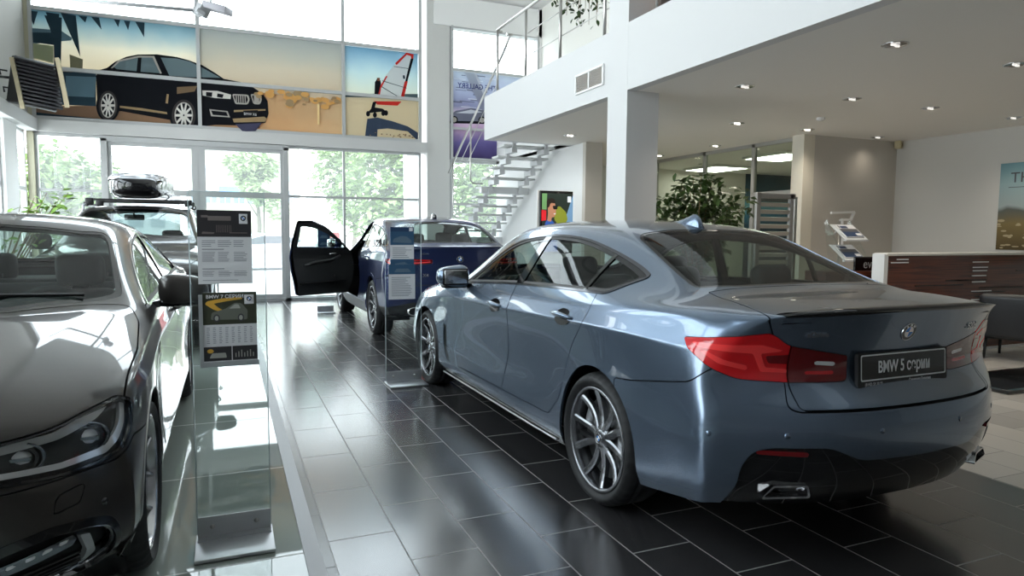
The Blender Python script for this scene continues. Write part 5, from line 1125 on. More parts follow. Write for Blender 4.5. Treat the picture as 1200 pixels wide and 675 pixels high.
    P += [(vi, q3([(822, 286), (862, 290), (925, 440), (895, 440)])), (lp, q3([(862, 290), (870, 290), (935, 440), (926, 440)])), (gy, q3([(766, 455), (790, 438), (850, 428), (905, 438), (960, 452), (960, 482), (766, 480)])), (lp, q3([(790, 447), (850, 434), (895, 444), (850, 450)])), (blk, q3([(766, 478), (960, 482), (960, 492), (766, 488)]))]
    for c in ((783, 474), (893, 476)): P.append((blk, q3([(c[0] + 15 * math.cos(a), c[1] + 15 * math.sin(a)) for a in [k * PI / 8 for k in range(16)]]))); P.append((sil_, q3([(c[0] + 10 * math.cos(a), c[1] + 10 * math.sin(a)) for a in [k * PI / 8 for k in range(16)]])))
    printed(t, 'banner_print', P, Y2, -.0004)
    xe, ze = at(300 + 935 / 3.375, 352 / 3.375, Y2); b = MB(); add_text(b, Matrix(((-1, 0, 0, xe + .08), (0, 0, 1, Y2 - .02), (0, 1, 0, ze - .04), (0, 0, 0, 1))), 'THE GALLERY', .15, .0004, .95, bold=.002); b.build('banner_lettering', F('navy', (.05, .06, .22), .1), t)
# ------------------------------------------------------------------ stairs, rails, stands, plants, furniture
def staircase():
    gm = pm('stair_steel', (.60, .61, .62), .4, .2); t = thing('staircase', 'open white steel staircase rising from the front window to the balcony', 'staircase')
    x0, x1 = 4.50, 5.46; n = 14; run, rise = .285, .165; Y0, Z0 = 13.75, 1.42
    def st(i): return Y0 - run * i, Z0 + rise * i
    for i in range(n):
        y, z = st(i); b = MB(); b.box(((x0 + x1) / 2, y, z), (x1 - x0 + .04, .30, .035), None, .004); s = b.build('tread', pm('tread_white', (.62, .63, .62), .5), t)
    for x in (x0 + .17, x1 - .17):
        for i in range(n):
            y, z = st(i); b = MB(); b.box((x, y - .02, z - .075), (.10, .31, .09)); b.box((x, y - run / 2, z + .03), (.06, .06, .20)); b.build('stringer_segment', gm, t)
    for i in (5, 12): y, z = st(i); b = MB(); b.box(((x0 + x1) / 2, y - .08, z - .06), (x1 - x0 + .02, .12, .10)); b.build('cross_beam', gm, t)
    b = MB(); b.box(((x0 + x1) / 2 + .01, 13.83, 1.22), (x1 - x0 + .04, .5, .14)); b.build('landing', gm, t)
    for i in range(6):
        b = MB(); b.box(((x0 + x1) / 2 + .02, 13.4 - .27 * i, 1.05 - i * .175), (x1 - x0, .28, .035)); b.build('tread', MATS['tread_white'], t)
    b = MB(); b.bar((x0 + .2, 13.6, 1.08), (x0 + .2, 11.95, 0.02), .1, .12); b.bar((x1 - .2, 13.6, 1.08), (x1 - .2, 11.95, .02), .1, .12); b.build('lower_stringer', gm, t)
    # handrail on the open side
    r = thing('stair_railing', 'slim steel handrail with rods along the open staircase', 'railing'); xr = 4.36
    sl = rise / run; f = lambda y: 2.72 + (13.72 - y) * sl * 1.0
    b = MB(); b.tube([(xr, 13.85, f(13.85)), (xr, 10.75, f(10.75)), (xr, 10.5, f(10.5) + .04), (xr, 10.42, 4.60), (xr - .10, 10.42, 4.60)], .021, 10); b.build('handrail', M['steel'], r)
    for y, zb in ((13.55, 1.75), (12.45, 2.38)):
        b = MB(); b.tube([(xr, y, f(y) - .02), (xr, y, zb), (xr + .06, y, zb - .05), (xr + .25, y, zb - .05)], .017, 8); b.build('post', M['steel'], r)
    for k in (1, 2):
        b = MB(); b.tube([(xr, 13.6, f(13.6) - .3 * k), (xr, 11.0, f(11.0) - .3 * k)], .007, 6); b.build('rod', M['steel'], r)
    r = thing('balcony_railing', 'steel balcony railing with thin rods above the white parapet', 'railing'); X = 4.02
    b = MB(); b.tube([(X + .1, 10.28, 4.58), (X, 10.22, 4.58), (X, 6.68, 4.58)], .022, 10); b.build('handrail', M['steel'], r)
    for y in (10.2, 9.1, 8.0, 6.88): b = MB(); b.tube([(X, y, ZT - .02), (X, y, 4.56)], .020, 10); b.box((X, y, ZT + .005), (.07, .07, .01)); b.build('post', M['steel'], r)
    for z in (3.93, 4.25): b = MB(); b.tube([(X + .035, 10.2, z), (X + .035, 6.7, z)], .007, 6); b.build('rod', M['steel'], r)
    # right of the column, seen over the parapet
    r = thing('balcony_railing', 'short steel balcony railing right of the square column, mostly above the picture', 'railing')
    b = MB(); b.tube([(X, 6.2, 4.58), (X, 3.0, 4.58)], .022, 10); b.build('handrail', M['steel'], r)
    for y in (5.85, 4.7): b = MB(); b.tube([(X, y, ZT - .02), (X, y, 4.56)], .020, 10); b.build('post', M['steel'], r)
    c = thing('wooden_cabinet', 'orange-brown wooden cabinet edge on the balcony at the top picture border', 'cabinet', (4.9, 5.9, ZT)); wd = pm('orange_wood', (.45, .16, .05), .4)
    b = MB(); b.box((0, 0, .40), (.9, .5, .78), None, .01); b.build('body', wd, c); b = MB(); b.box((-.1, -.26, .40), (.6, .02, .7)); b.build('door', wd, c); b = MB(); b.box((0, 0, .02), (.94, .54, .04)); b.build('plinth', M['black'], c)
    c = thing('grey_partition', 'pale grey panel standing on the balcony right of the square column', 'panel', (4.42, 6.5, ZT)); b = MB(); b.box((.2, 0, .75), (.55, .06, 1.5), None, .01); b.build('panel', pm('grey_panel', (.52, .53, .55), .5), c); b = MB(); b.box((.2, 0, .03), (.6, .2, .06)); b.build('foot', M['greymetal'], c)
    c = thing('storage_box', 'small beige box on the balcony floor under the hanging plant', 'box', (4.6, 8.0, ZT)); b = MB(); b.box((0, 0, .14), (.22, .22, .28), (0, 0, .2), .008); b.build('carton', warm, c); b = MB(); b.box((0, 0, .285), (.23, .23, .02), (0, 0, .2)); b.build('lid', M['offwhite'], c)

def leaf_cloud(pts, rng, size, droop=.5, jitter=.35):
    vs, fs = [], []
    for p in pts:
        s = size * rng.uniform(.7, 1.25); a = rng.uniform(0, 2 * PI); tilt = rng.uniform(-.2, 1.1) * droop + rng.uniform(-jitter, jitter)
        R = Matrix.Rotation(a, 3, 'Z') @ Matrix.Rotation(tilt, 3, 'Y') @ Matrix.Rotation(rng.uniform(-.6, .6), 3, 'X'); o = len(vs)
        for q in ((0, 0, 0), (.35, .28, .05), (.75, .22, .0), (1.1, 0, -.12), (.75, -.22, .0), (.35, -.28, .05), (.5, 0, -.04)): vs.append(Vector(p) + R @ (Vector(q) * s))
        fs += [(o, o + 6, o + 1), (o + 1, o + 6, o + 2), (o + 2, o + 6, o + 3), (o + 3, o + 6, o + 4), (o + 4, o + 6, o + 5), (o + 5, o + 6, o)]
    return vs, fs
def leaf_mat(name, a, b_):
    m = pm(name, a, .4, spec=.4); nt = m.node_tree; b = nt.nodes['Principled BSDF']; n = nt.nodes.new('ShaderNodeTexNoise'); n.inputs['Scale'].default_value = 9; g = nt.nodes.new('ShaderNodeNewGeometry'); nt.links.new(g.outputs['Position'], n.inputs['Vector'])
    x = nt.nodes.new('ShaderNodeMix'); x.data_type = 'RGBA'; x.inputs[6].default_value = (*a, 1); x.inputs[7].default_value = (*b_, 1); nt.links.new(n.outputs['Fac'], x.inputs[0]); nt.links.new(x.outputs[2], b.inputs['Base Color']); return m
def plant(name, label, loc, branches, leaf, per, mat, pot=(.2, .35), potmat=None, seed=1, droop=.6, spread=.16):
    """branches: list of polylines relative to loc"""
    rng = random.Random(seed); t = thing(name, label, 'plant', loc)
    st = MB(); pts = []
    for br in branches:
        st.tube(br, [max(.003, .012 * (1 - i / len(br))) for i in range(len(br))], 6)
        P = [Vector(p) for p in br]; m = len(P) - 1
        for _ in range(per):
            u = (rng.random() ** .6) * m; i = min(m - 1, int(u)); p = P[i].lerp(P[i + 1], u - i); pts.append(p + Vector((rng.gauss(0, spread), rng.gauss(0, spread), rng.gauss(0, spread * .7))))
    st.build('stem', pm('plant_stem', (.20, .14, .07), .7), t); vs, fs = leaf_cloud(pts, rng, leaf, droop); b = MB(); b.add(vs, fs, True); b.build('foliage', mat, t)
    if pot:
        b = MB(); r, h = pot; b.lathe([(.0005, .0), (r * .75, 0), (r, h), (r * .93, h), (r * .9, h - .04)], 32); b.build('pot', potmat or W_, t); b = MB(); b.lathe([(r * .91, h - .04), (.0005, h - .03)], 24); b.build('soil', pm('soil', (.05, .035, .02), .9), t)
    return t
def plants():
    rng = random.Random(11); g1 = leaf_mat('leaf_green', (.020, .050, .012), (.075, .13, .03))
    px = lambda x, y, Y: Vector((at(x, y, Y)[0], Y, at(x, y, Y)[1]))
    base = Vector((5.45, 6.95, 0)); ends = [(762, 240), (790, 228), (812, 205), (800, 218), (835, 210), (830, 232), (860, 232), (872, 240), (845, 222), (868, 225), (800, 250), (778, 255), (850, 255), (820, 245), (838, 250), (822, 202), (765, 232), (808, 212), (795, 240), (855, 245)]
    br = []
    for e in ends:
        p = px(e[0], e[1], 6.95 + rng.uniform(-.35, .35)) - base; m = Vector((p.x * .4, p.y * .4, 1.0 + .35 * (p.z - 1.2) + .15)); br.append([(0, 0, .35), (p.x * .15, p.y * .15, .9), m, p * .8 + Vector((0, 0, .1 + .1 * p.z * .5)), p])
    plant('ficus_plant', 'large leafy green ficus behind the grey blue saloon roof', base, br, .105, 80, g1, (.24, .42), W_, 4, .8, .085)
    base = Vector((-2.45, 9.3, 0)); br = []
    for e in ((24, 240), (40, 232), (55, 226), (70, 232), (80, 226), (60, 238), (34, 244), (50, 244)):
        p = px(e[0], e[1], 9.3) - base; br.append([(0, 0, .35), (p.x * .3, 0, .9), (p.x * .8, .05, p.z - .2), p])
    plant('window_plant', 'bright green plant behind the anthracite saloon roof, by the left window', base, br, .10, 16, leaf_mat('leaf_bright', (.13, .30, .03), (.30, .48, .08)), (.2, .4), W_, 9, .5, .06)
    base = Vector((-2.6, 8.3, 0)); br = [[(0, 0, .35), (.1 * math.cos(a), .1 * math.sin(a), .8), (.35 * math.cos(a), .35 * math.sin(a), 1.25)] for a in [k * 1.05 for k in range(6)]]
    plant('window_plant', 'green plant seen through the windows of the anthracite saloon', base, br, .11, 26, MATS['leaf_bright'], (.2, .4), W_, 12, .5, .1)
    base = Vector((5.0, 8.4, 5.0)); br = []
    for e in ((652, 6), (664, 18), (680, 22), (690, 29), (699, 24), (706, 8), (672, 8), (686, 12), (700, 14), (694, 4), (678, 26)):
        p = px(e[0], e[1], 8.4) - base; br.append([(0, 0, 0), (p.x * .7, 0, .08), (p.x, 0, p.z * .4), p])
    t = plant('hanging_plant', 'trailing ivy-like plant hanging over the balcony railing', base, br, .085, 17, leaf_mat('leaf_dark', (.016, .040, .012), (.05, .09, .025)), None, None, 5, 1.0, .05)
    b = MB(); b.lathe([(.0005, -.05), (.12, -.05), (.18, .16), (.16, .16), (.155, .12)], 28); b.build('pot', M['offwhite'], t)
    for k in range(3): b = MB(); b.tube([(.16 * math.cos(k * 2.1), .16 * math.sin(k * 2.1), .15), (0, 0, .9), (0, 0, 1.4)], .004, 5); b.build('hanger', M['steel'], t)

def text_rows(b, Mx, x0, x1, z0, z1, n, rng, h=.35):
    for i in range(n):
        z = z1 - (z1 - z0) * (i + .5) / n; w = (x1 - x0) * rng.uniform(.65, 1); t = (z1 - z0) / n * h; b.prism(rect(x0, z - t / 2, x0 + w, z + t / 2), .0004, Mx)
def stand_unit(loc, w, top, rz=0., label='', posters=()):
    t = thing('display_stand', label, 'display stand', loc, rz)
    b = MB(); b.box((0, -.10, .008), (w + .015, .27, .014), None, .003); b.build('base_plate', M['alu'], t)
    b = MB(); b.box((0, -.008, .058), (w, .006, .10), None, .002); b.box((0, -.03, .0165), (w, .05, .006)); br = b.build('bracket', M['alu'], t)
    for s in (-1, 1): b = MB(); b.lathe([(.0005, -.022), (.008, -.021), (.011, -.012)], 16, 'Y', (s * w * .30, 0, .062)); b.build('knob', M['steel'], br)
    b = MB(); b.box((0, 0, top / 2 + .02), (w - .004, .007, top - .02)); p = b.build('clear_panel', M['clear'], t); em = pm('glass_edge', (.50, .60, .62), .2, coat=.5)
    for s in (-1, 1): b = MB(); b.box((s * w / 2, 0, top / 2 + .02), (.0035, .0075, top - .02)); b.build('panel_edge', em, p)
    b = MB(); b.box((0, 0, top + .011), (w, .0075, .003)); b.build('panel_edge', em, p)
    return t
def FX(x, z, y=0.): return Matrix(((1, 0, 0, x), (0, 0, -1, y), (0, 1, 0, z), (0, 0, 0, 1)))
def sheet_frame(name, label, loc, w, h, edge=True):
    t = thing(name, label, 'poster', loc); b = MB(); b.box((0, 0, 0), (w, .003, h)); b.build('sheet', M['paper'], t)
    return t
def stands():
    rng = random.Random(2); dkp = pm('print_dark', (.035, .032, .036), .4); gy = M['ink']; lg = pm('print_pale', (.42, .40, .40), .5); wh = M['paper']
    Y = 3.2; stand_unit((0, Y, 0), .305, 1.53, 0, 'frameless glass display stand nearest the camera, on the glass floor', ())
    # upper sheet
    X0, z1 = at(230, 245, Y - .01); X1, z0 = at(296, 331, Y - .01); w, h = X1 - X0, z1 - z0; cx, cz = (X0 + X1) / 2, (z0 + z1) / 2 - .003
    t = sheet_frame('price_sheet', 'grey printed data sheet with dark car photo, upper one on the near glass stand', (cx, Y - .012, cz), w, h)
    b = MB(); P = FX(0, 0, -.0022); b.mat(0).prism(rect(-w / 2, h * .14, w / 2, h / 2), .0006, P)
    b.mat(1).prism(rect(-w * .3, h * .36, w * .12, h * .42), .0012, P); b.mat(1).prism(rect(-w * .42, h * .40, -w * .30, h * .43), .0012, P)
    for k in range(9): b.mat(1).prism(rect(-w * .15 + k * w * .033, h * .20, -w * .14 + k * w * .033, h * .30), .0012, P)
    b.mat(1).prism(fillet([(-w * .42, h * .18), (-w * .2, h * .18), (-w * .18, h * .2), (-w * .40, h * .21)], .003), .0012, P); b.mat(1).prism(rect(.02, h * .19, w * .42, h * .2), .0012, P)
    b.mat(2).prism(rect(w * .27, h * .32, w * .43, h * .455), .0016, P)
    b.build('photo', [dkp, pm('photo_grey', (.20, .17, .16), .4), wh], t); roundel(t, (w * .35, -.005, h * .395), (0, -1, 0), (0, 0, 1), .012, 'logo', False)
    b = MB()
    for c in range(3):
        x0 = -w * .42 + c * w * .29
        for (a, d, n) in ((.00, .10, 4), (-.20, -.06, 6), (-.40, -.32, 4)): text_rows(b, P, x0, x0 + w * .25, h * a, h * d, n, rng)
    for z in (-.035, -.30): b.prism(rect(-w * .42, h * z, -w * .02, h * (z + .012)), .0008, P)
    text_rows(b, P, -w * .42, w * .42, -h * .46, -h * .44, 1, rng); b.build('small_print', gy, t)
    # lower holder with brochure
    X0, z1 = at(237, 343, Y - .02); X1, z0 = at(302, 423, Y - .02); w, h = X1 - X0, z1 - z0; cx, cz = (X0 + X1) / 2, (z0 + z1) / 2
    t = sheet_frame('brochure_card', 'colourful card with golden car photo, lower one on the near glass stand', (cx, Y - .025, cz), w, h)
    P = FX(0, 0, -.0022); b = MB(); b.mat(0).prism(rect(-w / 2, h * .05, w / 2, h / 2), .0006, P)
    b.mat(1).prism(fillet([(-w * .46, h * .34), (-w * .42, h * .38), (-w * .14, h * .415), (w * .22, h * .43), (w * .24, h * .40), (-w * .06, h * .375), (-w * .30, h * .345), (-w * .20, h * .28), (-w * .10, h * .24), (-w * .14, h * .22), (-w * .30, h * .26)], .006), .0009, P)
    b.mat(2).prism(fillet([(-w * .36, h * .12), (-w * .34, h * .22), (-w * .08, h * .27), (.02, h * .35), (w * .22, h * .34), (w * .33, h * .24), (w * .32, h * .11)], .008), .0012, P); b.mat(3).prism(fillet([(-w * .02, h * .27), (.02, h * .33), (w * .16, h * .325), (w * .2, h * .27)], .005), .0015, P)
    for x in (-.25, .2): b.mat(4).prism(ell(w * x, h * .14, w * .06, h * .055, 16), .0017, P); b.mat(3).prism(ell(w * x, h * .14, w * .035, h * .034, 14), .002, P)
    b.mat(5).prism(rect(-w / 2, -h * .26, w / 2, h * .05), .0006, P); b.mat(6).prism(rect(-w / 2, -h * .46, w * .01, -h * .26), .0006, P); b.mat(6).prism(rect(w * .03, -h * .46, w / 2, -h * .26), .0006, P)
    b.mat(3).prism(fillet([(-w * .4, -h * .42), (-w * .35, -h * .35), (-w * .1, -h * .35), (-w * .08, -h * .42)], .004), .001, P); b.mat(1).prism(ell(-w * .38, -h * .32, w * .06, h * .03, 12), .001, P)
    for k in range(7): b.mat(3).prism(rect(w * (.08 + k * .055), -h * .42, w * (.10 + k * .055), -h * (.36 - .02 * (k % 3))), .001, P)
    b.mat(5).prism(rect(w * .27, h * .33, w * .45, h * .46), .0022, P)
    b.build('photo', [pm('photo_dark_olive', (.045, .05, .03), .35), pm('photo_gold', (.75, .42, .06), .35), pm('photo_car', (.16, .17, .14), .3), pm('photo_silver', (.42, .42, .38), .3), M['inkdark'], wh, dkp], t)
    roundel(t, (w * .36, -.006, h * .405), (0, -1, 0), (0, 0, 1), .011, 'logo', False)
    b = MB(); add_text(b, FX(-w * .44, h * .42, -.006), 'BMW 7 СЕРИИ', .021, .0002, 1.05, bold=.0004); b.build('heading', wh, t)
    b = MB(); P = FX(0, 0, -.0034)
    for c in range(8): text_rows(b, P, -w * .44 + c * w * .115, -w * .44 + c * w * .115 + w * .06, -h * .22, h * .02, 9, rng)
    b.build('small_print', gy, t)
    b = MB(); b.box((-w / 2 - .008, 0, -.01), (.016, .012, h)); b.box((-.004, -.002, -h / 2 - .002), (w + .02, .014, .022)); b.build('holder', M['alu'], t)
    # second stand in the middle aisle
    Y = 6.02; stand_unit((1.465, Y, 0), .33, 1.46, 0, 'frameless glass display stand in front of the blue coupe off-roader', ())
    for i, (x0, y0, x1, y1, lab) in enumerate(((457, 266, 485, 318, 'calendar-like sheet with blue car photos, upper one on the aisle stand'), (455, 310, 486, 350, 'pale data sheet with a teal photo strip, lower one on the aisle stand'))):
        X0, z1 = at(x0, y0, Y - .01); X1, z0 = at(x1, y1, Y - .01); w, h = X1 - X0, z1 - z0; t = sheet_frame('price_sheet', lab, ((X0 + X1) / 2, Y - .012 - .012 * i, (z0 + z1) / 2), w, h); P = FX(0, 0, -.0022); b = MB()
        if i == 0:
            b.mat(0).prism(rect(-w / 2, h * .10, w / 2, h / 2), .0006, P); b.mat(0).prism(rect(-w / 2, -h / 2, w / 2, -h * .22), .0006, P); b.mat(2).prism(rect(-w / 2, h * .40, w / 2, h / 2), .0009, P)
            b.mat(1).prism(fillet([(-w * .4, h * .16), (-w * .35, h * .24), (-w * .05, h * .30), (w * .2, h * .29), (w * .4, h * .2), (w * .4, h * .14)], .008), .001, P); b.mat(1).prism(fillet([(-w * .4, -h * .42), (-w * .3, -h * .32), (w * .1, -h * .28), (w * .4, -h * .4)], .008), .001, P); b.mat(3).prism(rect(w * .3, h * .41, w * .45, h * .49), .0014, P)
        else: b.mat(0).prism(rect(-w / 2, h * .22, w / 2, h / 2), .0006, P); b.mat(1).prism(fillet([(-w * .3, h * .28), (-w * .2, h * .38), (w * .25, h * .38), (w * .35, h * .28)], .008), .001, P)
        b.build('photo', [pm('photo_blue', (.035, .10, .19), .4), pm('photo_body', (.12, .18, .24), .35), pm('photo_navy', (.02, .05, .12), .4), wh], t)
        b = MB(); text_rows(b, P, -w * .4, w * .4, -h * .2 if i == 0 else -h * .42, h * .05 if i == 0 else h * .15, 6 if i == 0 else 12, rng); b.build('small_print', gy, t)
    Y = 11.85; stand_unit((1.52, Y, 0), .27, 1.42, 0, 'small glass display stand near the entrance, beside the open car door', ())
    X0, z1 = at(372, 268, Y - .01); X1, z0 = at(387, 291, Y - .01); w, h = X1 - X0, z1 - z0; t = sheet_frame('price_sheet', 'small dark poster seen through the open car door window', ((X0 + X1) / 2, Y - .012, (z0 + z1) / 2), w, h); b = MB(); P = FX(0, 0, -.0022); b.mat(0).prism(rect(-w * .48, -h * .46, w * .48, h * .46), .0006, P); b.mat(1).prism(fillet([(-w * .35, h * .02), (-w * .2, h * .16), (w * .25, h * .16), (w * .35, h * .02)], .01), .001, P); b.mat(1).prism(fillet([(-w * .35, -h * .32), (-w * .2, -h * .2), (w * .25, -h * .2), (w * .35, -h * .32)], .01), .001, P); b.build('photo', [MATS['photo_navy'], MATS['photo_body']], t)

def furniture():
    t = thing('wheel_chock', 'small red wheel chock between the aisle stand and the front wheel', 'wheel chock', (1.765, 6.37, 0)); b = MB(); b.prism([(-.035, 0), (.035, 0), (-.01, .12), (-.035, .12)], .10, FX(0, 0, .05)); b.build('wedge', pm('chock_red', (.60, .02, .015), .45), t); b = MB(); b.box((0, 0, .004), (.09, .12, .008)); b.build('foot_plate', M['black'], t)
    rng = random.Random(8)
    # reception desk
    wd = pm('mahogany_laminate', (.115, .028, .014), .32, coat=.3); nt = wd.node_tree; bs = nt.nodes['Principled BSDF']; g = nt.nodes.new('ShaderNodeNewGeometry'); mp = nt.nodes.new('ShaderNodeMapping'); mp.inputs['Scale'].default_value = (1.2, 1, 45); nt.links.new(g.outputs['Position'], mp.inputs[0]); n = nt.nodes.new('ShaderNodeTexNoise'); n.inputs['Scale'].default_value = 1.6; n.inputs['Detail'].default_value = 3; nt.links.new(mp.outputs[0], n.inputs['Vector']); r = nt.nodes.new('ShaderNodeValToRGB'); r.color_ramp.elements[0].position = .35; r.color_ramp.elements[0].color = (.05, .012, .008, 1); r.color_ramp.elements[1].position = .7; r.color_ramp.elements[1].color = (.17, .045, .020, 1); nt.links.new(n.outputs['Fac'], r.inputs[0]); nt.links.new(r.outputs[0], bs.inputs['Base Color'])
    Y = 5.2; t = thing('reception_desk', 'red-brown wooden reception desk with thin white metal inlays', 'desk', (0, Y, 0))
    b = MB(); b.box((8.3, .07, .60), (3.32, .12, 1.12), None, .004); b.build('body', wd, t)
    b = MB(); b.box((8.3, .07, 1.175), (3.36, .16, .03), None, .004); b.build('worktop', M['offwhite'], t)
    b = MB(); b.box((6.62, .07, .59), (.06, .15, 1.18)); b.build('end_panel', W_, t); b = MB(); b.box((8.3, .01, .04), (3.3, .03, .03)); b.build('plinth_strip', W_, t)
    for (a, y0, c, y1) in ((1052, 303, 1065, 305), (1045, 307, 1065, 308.5), (1141, 306, 1159, 308), (1141, 312.5, 1158, 314), (1141, 316.5, 1157, 318), (1140, 322, 1156, 324), (1140, 329.5, 1155, 331), (1139, 340, 1162, 342), (1139, 350, 1154, 352), (1174, 348.5, 1180, 350), (1147, 361.5, 1163, 363)):
        X0, z1 = at(a, y0, Y - .01); X1, z0 = at(c, y1, Y - .01); b = MB(); b.box(((X0 + X1) / 2, -.004, (z0 + z1) / 2), (X1 - X0, .01, .012)); b.build('metal_inlay', M['chrome'] if False else W_, t)
    dkw = pm('dark_groove', (.012, .004, .003), .4)
    for i in range(26):
        X = rng.uniform(6.7, 9.4); L = rng.uniform(.3, .9); z = .12 + rng.randrange(20) * .05; b = MB(); b.box((min(X + L / 2, 9.9 - L / 2), -.002, z), (L, .008, .012)); b.build('groove', dkw, t)
    t = thing('side_counter', 'low red-brown counter piece with a dark lettered sign, left of the desk', 'counter', (6.55, 5.62, 0)); b = MB(); b.box((.05, .0, .49), (1.1, .30, .98), None, .004); b.build('body', wd, t)
    X0, z1 = at(1014, 300, 5.55); X1, z0 = at(1036, 313, 5.55); b = MB(); b.box((.22, -.1, 1.06), (.50, .02, .16), None, .003); b.build('sign_board', M['gloss'], t); b = MB(); add_text(b, FX(.10, 1.01, -.112), 'evo', .15, .0005, 1.0); b.build('sign_lettering', pm('sign_grey', (.5, .5, .5), .4), t)
    # armchair
    c = thing('armchair', 'dark leather tub armchair in front of the reception desk at the right edge', 'armchair', (8.25, 4.72, 0), R_(-75)); lt = pm('black_leather', (.018, .020, .024), .42, bump=.1, bscale=90)
    b = MB(); b.box((0, 0, .33), (.62, .60, .20), None, .05); b.build('seat', lt, c)
    b = MB(); b.box((0, -.30, .50), (.66, .13, .50), (R_(8), 0, 0), .05); b.build('backrest', lt, c)
    for s in (-1, 1): b = MB(); b.box((s * .33, .0, .36), (.11, .66, .34), None, .045); b.build('armrest', lt, c)
    for sx in (-1, 1):
        for sy in (-1, 1): b = MB(); b.tube([(sx * .27, sy * .24, .24), (sx * .28, sy * .26, 0)], .015, 8); b.build('leg', M['black'], c)
    c = thing('glossy_plinth', 'low black glossy display plinth on the beige tiles right of the grey blue saloon', 'plinth', (7.3, 3.98, 0)); b = MB(); b.box((0, 0, .018), (2.1, .66, .03), None, .006); b.build('slab', M['gloss'], c); b = MB(); b.box((0, 0, .034), (2.0, .56, .004)); b.build('top_sheet', M['gloss'], c)
    # brochure rack
    t = thing('brochure_stand', 'clear acrylic brochure stand with two sloping shelves, behind the boot lid', 'brochure stand', (7.36, 6.35, 0)); ac = pm('frosted_acrylic', (.72, .74, .76), .25, coat=.5)
    for i, z in enumerate((1.42, 1.16)):
        b = MB(); b.box((0, -.02, z), (.40, .012, .32), (R_(-52), R_(0), 0), .003); b.box((0, -.135, z - .10), (.40, .04, .02)); b.build('shelf', ac, t)
    for s in (-1, 1): b = MB(); b.add([(s * .205, -.17, 1.02), (s * .205, .16, 1.56), (s * .205, .19, 1.56), (s * .205, .10, 1.02)], [(0, 1, 2, 3)]); b.bar((s * .205, -.17, 1.04), (s * .205, .16, 1.58), .012); b.build('side_panel', M['clear'], t)
    b = MB(); b.tube([(0, .12, 0), (0, .12, 1.40)], .018, 10); b.build('pole', M['steel'], t); b = MB(); b.lathe([(.0005, .012), (.2, .01), (.2, 0)], 32, 'Z', (0, .12, 0)); b.build('base', M['steel'], t)
    for z, cols, lab in ((1.435, 0, 'magazine with navy and white cover on the upper brochure shelf'), (1.175, 1, 'open grey magazine on the lower brochure shelf')):
        m = thing('magazine', lab, 'magazine', (7.36, 6.325, z)); b = MB(); b.box((0, 0, 0), (.31, .012, .25), (R_(-52), 0, 0)); b.build('pages', M['paper'], m)
        Rm = Matrix.Rotation(R_(-52), 4, 'X') @ FX(0, 0, -.0075); b = MB(); b.mat(0).prism(rect(-.15, -.12, .15, -.02), .0006, Rm); b.mat(1).prism(rect(-.15, -.02, .15, .04), .0006, Rm); b.mat(0).prism(rect(-.10, .05, .02, .10), .0006, Rm); b.mat(2).prism(rect(.05, -.10, .14, -.05), .001, Rm); b.mat(1).prism(rect(-.13, .06, -.11, .11), .0006, Rm); b.build('cover_print', [pm('cover_navy', (.03, .06, .14), .3), pm('cover_grey', (.12, .12, .13) if not cols else (.3, .3, .31), .3), M['paper']], m)
    # bent tube hook on the wall
    t = thing('wall_hook', 'white angular tube bracket on the grey-beige wall above the brochure stand', 'wall bracket', (0, 7.8, 0)); q = lambda x, y: Vector((at(x, y, 7.74)[0], -.06, at(x, y, 7.74)[1]))
    b = MB(); b.bar(q(974, 249.5), q(1001, 248.5), .035); b.bar(q(1001, 248.5), q(997, 257.5), .035); b.bar(q(997, 257.5), q(986, 257.5), .035); b.build('upper_arm', W_, t); b = MB(); b.bar(q(987, 257.5), q(986.5, 300), .03); b.build('stem', W_, t)
    b = MB(); b.tube([q(988, 265), q(985, 268), q(980, 270), q(978, 275)], .012, 8); b.build('lower_hook', M['alu'], t); b = MB(); b.bar(q(988, 258) , q(988, 258) + Vector((0, .06, 0)), .03); b.build('wall_plate', W_, t)
    # slatted display frame in front of the office
    t = thing('slatted_screen', 'grey metal frame with horizontal mirror slats in front of the office glazing', 'screen', (7.1, 7.3, 0)); gm = pm('screen_grey', (.36, .35, .34), .4, .5)
    for x in (-.36, .24): b = MB(); b.box((x, 0, .98), (.07, .05, 1.96), None, .006); b.build('upright', gm, t)
    b = MB(); b.box((-.03, 0, 1.92), (.66, .05, .07), None, .006); b.build('top_rail', gm, t)
    for k in range(13): b = MB(); b.box((-.06, 0, .60 + k * .10), (.53, .02, .055), (.35, 0, 0)); b.build('slat', pm('slat_light', (.50, .49, .45), .35, .3), t)
    b = MB(); b.box((.32, .0, .97), (.035, .04, 1.9)); b.build('side_post', M['steel'], t); b = MB(); b.box((-.03, 0, .01), (.8, .35, .02)); b.build('base', gm, t)
    # pictures
    def on_right(poly, X, z0, y0): pass
    t = thing('wall_poster', 'landscape poster headed TH on the right wall at the picture edge', 'poster', (XR, 0, 0)); Xp = -.012
    gr = grad_film('print_landscape', [(0, (.10, .075, .04)), (.30, (.22, .17, .08)), (.45, (.12, .13, .12)), (.50, (.34, .40, .40)), (.75, (.30, .42, .44)), (1, (.16, .30, .34))], 'Z', 1.2, 2.4, 0.)
    b = MB(); b.box((Xp, 5.16, 1.80), (.02, 2.0, 1.20)); b.build('print', gr, t); b = MB(); MT = Matrix(((0, 0, -1, Xp - .011), (-1, 0, 0, 6.02), (0, 1, 0, 2.13), (0, 0, 0, 1))); add_text(b, MT, 'THE', .20, .0008, 1.0); b.prism(rect(-.02, -.07, .5, -.062), .001, MT); b.build('lettering', M['inkdark'], t)
    b = MB(); MT2 = Matrix(((0, 0, -1, Xp - .0105), (-1, 0, 0, 6.16), (0, 1, 0, 1.2), (0, 0, 0, 1)))
